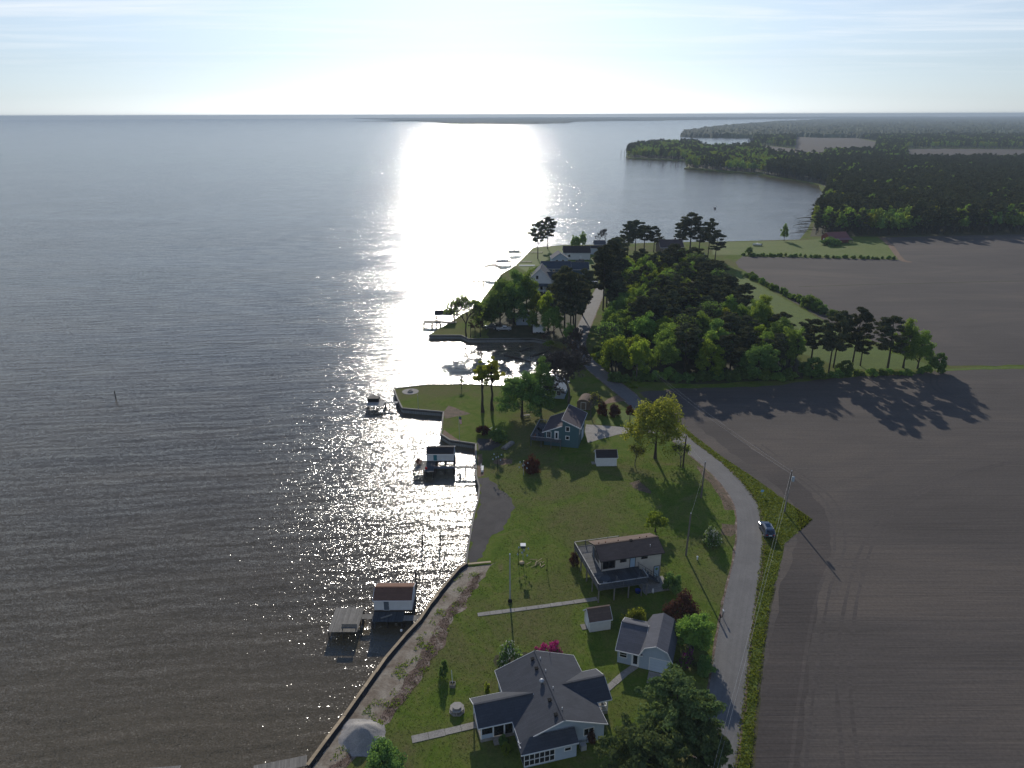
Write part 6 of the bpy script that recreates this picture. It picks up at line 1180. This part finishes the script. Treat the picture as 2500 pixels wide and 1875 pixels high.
for i, (x, y) in enumerate([(194.20,493.11),(197.61,508.32),(207.43,522.25),(212.26,541.44),(224.00,559.50),(238.23,591.58),(192.85,482.23),(183.11,471.96)]):
    m = MB(); t = thing('fallen_trunk', 'dark dead tree leaning over water at the forest shore', 'log', (x, y), random.uniform(-15, 15), WZ, 'dead trees leaning over the bay'); L = random.uniform(9, 15); MB().tube([(10, 0, 1.2), (10-L*.5, 0, 1.4), (10-L, .5, .3)], [.35, .25, .08], 6).build('stem', M['bark'], t)
    for k in range(6): xx = 8-L*random.random()*.9; m.tube([(xx, 0, 1.3), (xx-1.5, random.uniform(-2.5, 2.5), 1.5+random.uniform(-.6, 2))], [.09, .03], 4)
    m.build('limb', M['bark'], t)
# ------------------------------------------------------------------ vehicles
def car(label, xy, rz, kind='suv', mat='car_blue', name='car', cat='car', L=4.7, W=1.9):
    s = thing(name, label, cat, xy, rz); h = L/2      # front points to +Y
    prof = {'suv': [(-h, .45), (-h, .95), (-h+.12, 1.02), (-h+.42, 1.62), (-h+.7, 1.70), (.35, 1.72), (1.05, 1.08), (h-.15, .98), (h, .8), (h, .42)],
            'pickup': [(-h, .5), (-h, 1.0), (-.45, 1.0), (-.38, 1.65), (.9, 1.70), (1.5, 1.1), (h-.1, 1.0), (h, .8), (h, .45)]}[kind]
    sec = []
    m = MB(); n = len(prof)
    for wi, ins in ((-W/2, 0), (-W/2+.08, 0), (W/2-.08, 0), (W/2, 0)):
        for y, z in prof: k = max(0, z-1.0); m.v.append((wi*(1-.17*k/.7) if abs(wi) == W/2 else wi*(1-.15*k/.7), y*(1 if abs(wi) < W/2 else .985), z+(0.03 if abs(wi) < W/2 else 0)))
    for c in range(3):
        for i in range(n): m.f.append((c*n+i, c*n+(i+1) % n, (c+1)*n+(i+1) % n, (c+1)*n+i))
    m.f.append(tuple(range(n))); m.f.append(tuple(range(4*n-1, 3*n-1, -1))); m.build('body', M[mat], s)
    if kind == 'suv':
        MB().slab([(-.68, -h+.10, 1.08), (.68, -h+.10, 1.08), (.62, -h+.40, 1.60), (-.62, -h+.40, 1.60)], .01).build('rear_window', M['glass'], s).location.z = .035
        MB().slab([(-.68, 1.02, 1.15), (.68, 1.02, 1.15), (.6, .42, 1.70), (-.6, .42, 1.70)], .01).build('windshield', M['glass'], s).location.z = .035
        for sd_ in (-1, 1): MB().add([(sd_*(W/2+.002), .85, 1.08), (sd_*(W/2+.002), -h+.35, 1.08), (sd_*(W/2-.15), -h+.55, 1.58), (sd_*(W/2-.15), .40, 1.60)], [(0, 1, 2, 3)]).build('side_window', M['glass'], s)
        MB().box(-.35, .35, -.9, .1, 1.745, 1.775).build('sunroof', M['glass'], s)
        for sd_ in (-.62, .62): MB().bar((sd_, -1.7, 1.80), (sd_, .2, 1.80), .05).build('roof_rail', M['steel'], s)
        MB().box(-.28, .28, -h-.03, -h+.02, .72, .86).build('licence_plate', M['white'], s)
    else:
        MB().box(-W/2+.1, W/2-.1, -h+.1, -.5, .98, 1.01).build('bed', M['black'], s)
        MB().slab([(-.65, 1.45, 1.16), (.65, 1.45, 1.16), (.58, .95, 1.68), (-.58, .95, 1.68)], .01).build('windshield', M['glass'], s).location.z = .035
        for sd_ in (-1, 1): MB().add([(sd_*(W/2+.002), 1.3, 1.1), (sd_*(W/2+.002), -.35, 1.1), (sd_*(W/2-.15), -.3, 1.6), (sd_*(W/2-.15), .85, 1.6)], [(0, 1, 2, 3)]).build('side_window', M['glass'], s)
    for sx_ in (-1, 1):
        for yy in (-h+.9, h-.95):
            w_ = MB().tube([(sx_*(W/2-.22), yy, .36), (sx_*(W/2+.01), yy, .36)], [.36, .36], 14).build('wheel', M['tyre'], s); MB().tube([(sx_*(W/2-.1), yy, .36), (sx_*(W/2+.02), yy, .36)], [.21, .21], 10).build('rim', M['steel'], w_)
        MB().box(sx_*.62-.16, sx_*.62+.16, -h-.02, -h+.1, .82, 1.0).build('taillight', M['red_light'], s); MB().box(sx_*.62-.2, sx_*.62+.2, h-.12, h+.01, .68, .82).build('headlight', M['white'], s); MB().box(sx_*(W/2+.08)-.09, sx_*(W/2+.08)+.09, .55, .75, 1.05, 1.2).build('mirror', M[mat], s)
    return s
car('dark blue SUV parked on the verge at the road curve', (46.62,114.37), -3)
car('silver pickup truck in shade beyond the inlet bulkhead', (-2.87,247.42), -88, 'pickup', 'car_silver', 'pickup_truck', 'truck', 5.4)
car('dark car parked before the white far building', (35.42,372.07), 90, 'suv', 'car_black'); car('dark car in shade under the grove trees', (-7.58,249.04), 80, 'suv', 'car_black')
car('small dark car at end of the far road', (64.14,421.23), 0, 'suv', 'car_black'); car('white car beside the far road pines', (37.53,321.03), 10, 'suv', 'car_white')
smallboat('boat under bright blue cover beside the navy wing', (34.74,332.33), 90, 6, .5, 'tarp_blue'); 
tr_ = thing('utility_trailer', 'white box trailer at the grove edge beyond the inlet', 'trailer', (9.38,242.69)); MB().box(-2.0, 2.0, 0, 2.1, .5, 2.6).build('box', M['white'], tr_); MB().slab([(-2.05, -.05, 2.66), (2.05, -.05, 2.66), (2.05, 2.15, 2.7), (-2.05, 2.15, 2.7)], .05).build('roof', M['white'], tr_); MB().bar((2.0, 1.05, .5), (3.3, 1.05, .5), .1).build('hitch', M['steel'], tr_)
for sx_ in (-.6, .6): MB().tube([(sx_, -.12, .35), (sx_, .1, .35)], [.35, .35], 12).build('wheel', M['tyre'], tr_)
wb = MB().box(-4, 4, -.5, .5, 0, .35).build('pool_cover', M['white']); wb.location = (*(7.86,363.82), 0); tag(wb, 'flat white panel lying on the far point lawn', 'panel')
# ------------------------------------------------------------------ garden things
fp_ = thing('stone_table', 'octagonal stone table on round slab in front of left porch', 'table', (-7.20,72.34))
oc = lambda r: [(r*math.cos(math.pi/8+i*math.pi/4), r*math.sin(math.pi/8+i*math.pi/4)) for i in range(8)]
MB().zprism(oc(.95), .45, .58).build('bench_ring', M['stone'], fp_); MB().zprism(oc(.62), .72, .82).build('table_top', M['stone'], fp_); MB().zprism(oc(.35), 0, .72).build('pedestal', M['stone'], fp_); MB().zprism(oc(1.05), 0, .08).build('slab', M['concrete'], fp_)
for i in range(4): a = i*math.pi/2; MB().box(math.cos(a)*.8-.08, math.cos(a)*.8+.08, math.sin(a)*.8-.08, math.sin(a)*.8+.08, .08, .45).build('bench_leg', M['stone'], fp_)
wl = thing('well_box', 'small wooden planter box with pole on lawn above stone table', 'planter', (-8.10,76.61))
for a, b in (((-.35, -.35), (.35, -.35)), ((.35, -.35), (.35, .35)), ((.35, .35), (-.35, .35)), ((-.35, .35), (-.35, -.35))): MB().bar((*a, .25), (*b, .25), .08, .5).build('side_board', M['plank_x'], wl)
MB().box(-.3, .3, -.3, .3, .3, .4).build('soil', M['floor'], wl); MB().tube([(0, .1, .3), (-.12, .4, 2.3)], [.04, .03], 6).build('stake', M['white'], wl)
gh = bmesh.new(); bmesh.ops.create_grid(gh, x_segments=44, y_segments=44, size=1.0)
for v in gh.verts:
    a_ = math.atan2(v.co.y, v.co.x); r_ = math.hypot(v.co.x, v.co.y)*(1+.14*math.sin(a_*2+.6)+.06*math.sin(a_*5))
    v.co.z = 1.75*math.exp(-(r_*1.75)**2)+.55*math.exp(-((v.co.x-.45)**2+(v.co.y-.3)**2)*9)+.05*noise.noise(v.co*4)+.03*noise.noise(v.co*11)-.10; v.co.x *= 3.1; v.co.y *= 2.9
me = bpy.data.meshes.new('gravel_heap'); gh.to_mesh(me); gh.free(); me.materials.append(M['grit']); me.polygons.foreach_set('use_smooth', [True]*len(me.polygons)); o = link(bpy.data.objects.new('gravel_heap', me)); o.location = (*(-18.74,68.13), 0); tag(o, 'pale grey gravel heap on the sandy bank', 'gravel heap')
rf_ = thing('fire_ring', 'dark fire pit on round stone pad at tip of point lawn', 'fire pit', (-28.21,186.79)); MB().lathe([(2.3, 0), (2.3, .05), (.8, .06)], 22).build('pad', M['concrete'], rf_); MB().lathe([(.75, .05), (.8, .4), (.62, .4), (.55, .1)], 16).build('ring', M['stone'], rf_); MB().lathe([(.5, .1), (.5, .3), (.2, .42)], 12).build('ash', M['fabric_shadow_black'], rf_)
mbx = thing('mailbox', 'dark mailbox on post at the road edge', 'mailbox', (31.28,89.38)); MB().bar((0, 0, 0), (0, 0, 1.1), .1).build('post', M['pile'], mbx); MB().prism([(-.12, 1.1), (.12, 1.1), (.12, 1.25), (.07, 1.33), (-.07, 1.33), (-.12, 1.25)], -.28, .28).build('box', M['black'], mbx); MB().box(.12, .15, -.1, -.05, 1.2, 1.4).build('flag', M['red'], mbx)
mb2 = thing('mailbox', 'grey mailbox just above the dark one at the road edge', 'mailbox', (32.05,90.60)); MB().bar((0, 0, 0), (0, 0, 1.1), .1).build('post', M['pile'], mb2); MB().prism([(-.12, 1.1), (.12, 1.1), (.12, 1.25), (.07, 1.33), (-.07, 1.33), (-.12, 1.25)], -.28, .28).build('box', M['steel'], mb2)
wc = thing('standpipe', 'small white capped pipe on lawn right of leaning pole', 'pipe', (31.86,105.86)); MB().cyl(0, 0, 0, .55, .12, 10).build('pipe', M['white'], wc); MB().lathe([(.17, .5), (.18, .6), (.1, .68), (.02, .7)], 10).build('cap', M['white'], wc)
sg = thing('road_sign', 'small pale blue sign on post in the weedy verge', 'sign', (50.23,128.01)); MB().bar((0, .03, 0), (0, .03, 1.0), .07).build('post', M['steel'], sg); MB().box(-.3, .3, -.02, .02, .85, 1.3).build('panel', M['sign_blue'], sg)
pt = thing('picnic_table', 'grey picnic table on the lawn above the flag', 'table', (3.61,168.09), 20); MB().box(-.9, .9, -.4, .4, .72, .77).build('table_top', M['plank_x'], pt)
for yy in (-.75, .75): MB().box(-.9, .9, yy-.14, yy+.14, .42, .46).build('bench', M['plank_x'], pt)
for xx in (-.7, .7): MB().bar((xx, -.8, 0), (xx, -.25, .72), .09).build('leg', M['plank_x'], pt); MB().bar((xx, .8, 0), (xx, .25, .72), .09).build('leg', M['plank_x'], pt)
ft = thing('upturned_rowboat', 'long grey upturned rowboat under trees by the teal house', 'boat', (-0.99,151.28), -30, .1); MB().prism([(-.7, 0), (.7, 0), (.55, .4), (0, .55), (-.55, .4)], -2.0, 2.0).build('hull', M['plank_x'], ft); MB().bar((0, -2.2, .3), (0, 2.2, .3), .08, .3).build('keel', M['pile'], ft)
for k in range(4):
    p = Vector((-6.38,159.36))+Vector((random.gauss(0, 1.2), random.gauss(0, 1.2))); o = MB().bar((-1.3, 0, .1), (1.3, 0, .5), .06).build('pole_stick', M['white']); o.location = (p.x, p.y, 0); o.rotation_euler = (0, 0, R(60+random.uniform(-25, 25))); tag(o, 'pale thin stick leaning in the bed under the slim trees', 'stick', 'pale sticks in the shrub bed')
# ------------------------------------------------------------------ uncountable weeds
def weeds(name, label, poly, n, mat, h0, h1, sz, seed, cluster=0.0):
    global rng; rng = np.random.default_rng(seed); xs = [p[0] for p in poly]; ys = [p[1] for p in poly]; out = []; rd = random.Random(seed); t = 0
    while len(out) < n and t < n*60:
        t += 1; p = (rd.uniform(min(xs), max(xs)), rd.uniform(min(ys), max(ys)))
        if inside(p, poly) and (not cluster or noise.noise(Vector((p[0]*.55, p[1]*.55, seed))) > cluster*rd.random()): out.append((p[0], p[1], h0+(h1-h0)*rd.random()*max(.25, .6+.8*noise.noise(Vector((p[0]*.3, p[1]*.3, seed))))))
    P = np.array(out); P = np.repeat(P, 3, 0); P[:, :2] += rng.normal(size=(len(P), 2))*.10; P[:, 2] *= rng.random(len(P))*.9+.1; nr = rng.normal(size=P.shape)+np.array([0, 0, .7])
    o = link(bpy.data.objects.new(name, leaves(name, P, sz*(.6+.8*rng.random(len(P))), nr, M[mat], 1.6))); return tag(o, label, 'plants', kind='stuff')
weeds('verge_weeds', 'tall green weeds on the field side verge', VERGE, 10000, 'weed', .03, .28, .13, 3, .0)
weeds('bank_weeds', 'dry brown weeds on the sandy bank', [(-19.65,63.67),(-17.25,67.20),(-16.31,69.97),(-14.08,74.03),(-11.54,80.47),(-9.62,86.98),(-9.52,89.55),(-6.64,95.98),(-4.77,102.35),(-5.91,101.78),(-8.60,95.99),(-11.04,90.50),(-12.12,85.92),(-13.35,81.28),(-15.55,74.81),(-17.81,69.40),(-19.84,65.70),(-21.82,63.68)], 2600, 'dry', .02, .10, .07, 4, .0)
weeds('bank_sprouts', 'green sprouts dotted over the sandy bank', [(-19.65,63.67),(-16.31,69.97),(-14.08,74.03),(-11.54,80.47),(-9.62,86.98),(-6.64,95.98),(-4.77,102.35),(-9.01,102.02),(-12.07,91.47),(-15.25,82.52),(-18.81,73.41),(-22.03,64.54)], 900, 'weed', .04, .25, .12, 8, .5)
weeds('lawn_tufts', 'short grass tufts over the near lawns', [(-19.71,62.83),(-16.32,69.71),(-11.30,80.87),(-9.32,88.62),(-4.21,102.00),(0.73,123.44),(-4.37,135.29),(-6.64,150.23),(4.70,151.25),(28.27,144.74),(40.62,146.73),(43.08,123.21),(41.29,114.40),(36.91,101.80),(31.77,89.37),(24.26,70.55),(21.33,62.69)], 30000, 'lush_tuft', .01, .05, .07, 5)
weeds('forest_undergrowth', 'low undergrowth along the road by the wood', [(24.73,217.44),(29.64,225.96),(29.24,201.90),(35.49,188.20),(33.67,187.58),(28.25,203.74)], 2500, 'weed', .1, .8, .25, 6, .1)
# ------------------------------------------------------------------ haze: pale air round the whole place, sky outside it
hz = MB().box(-19000, 19500, -2000, 19500, WZ-2.3, 76.0); hm, ht = newmat('haze')
pv = N(ht, 'ShaderNodeVolumePrincipled', Density=0.00012, Anisotropy=-0.2); pv.inputs['Color'].default_value = (0.80, 0.92, 1.0, 1)
ho = N(ht, 'ShaderNodeOutputMaterial'); ht.links.new(pv.outputs[0], ho.inputs['Volume'])
tag(hz.build('haze', hm), kind='stuff')
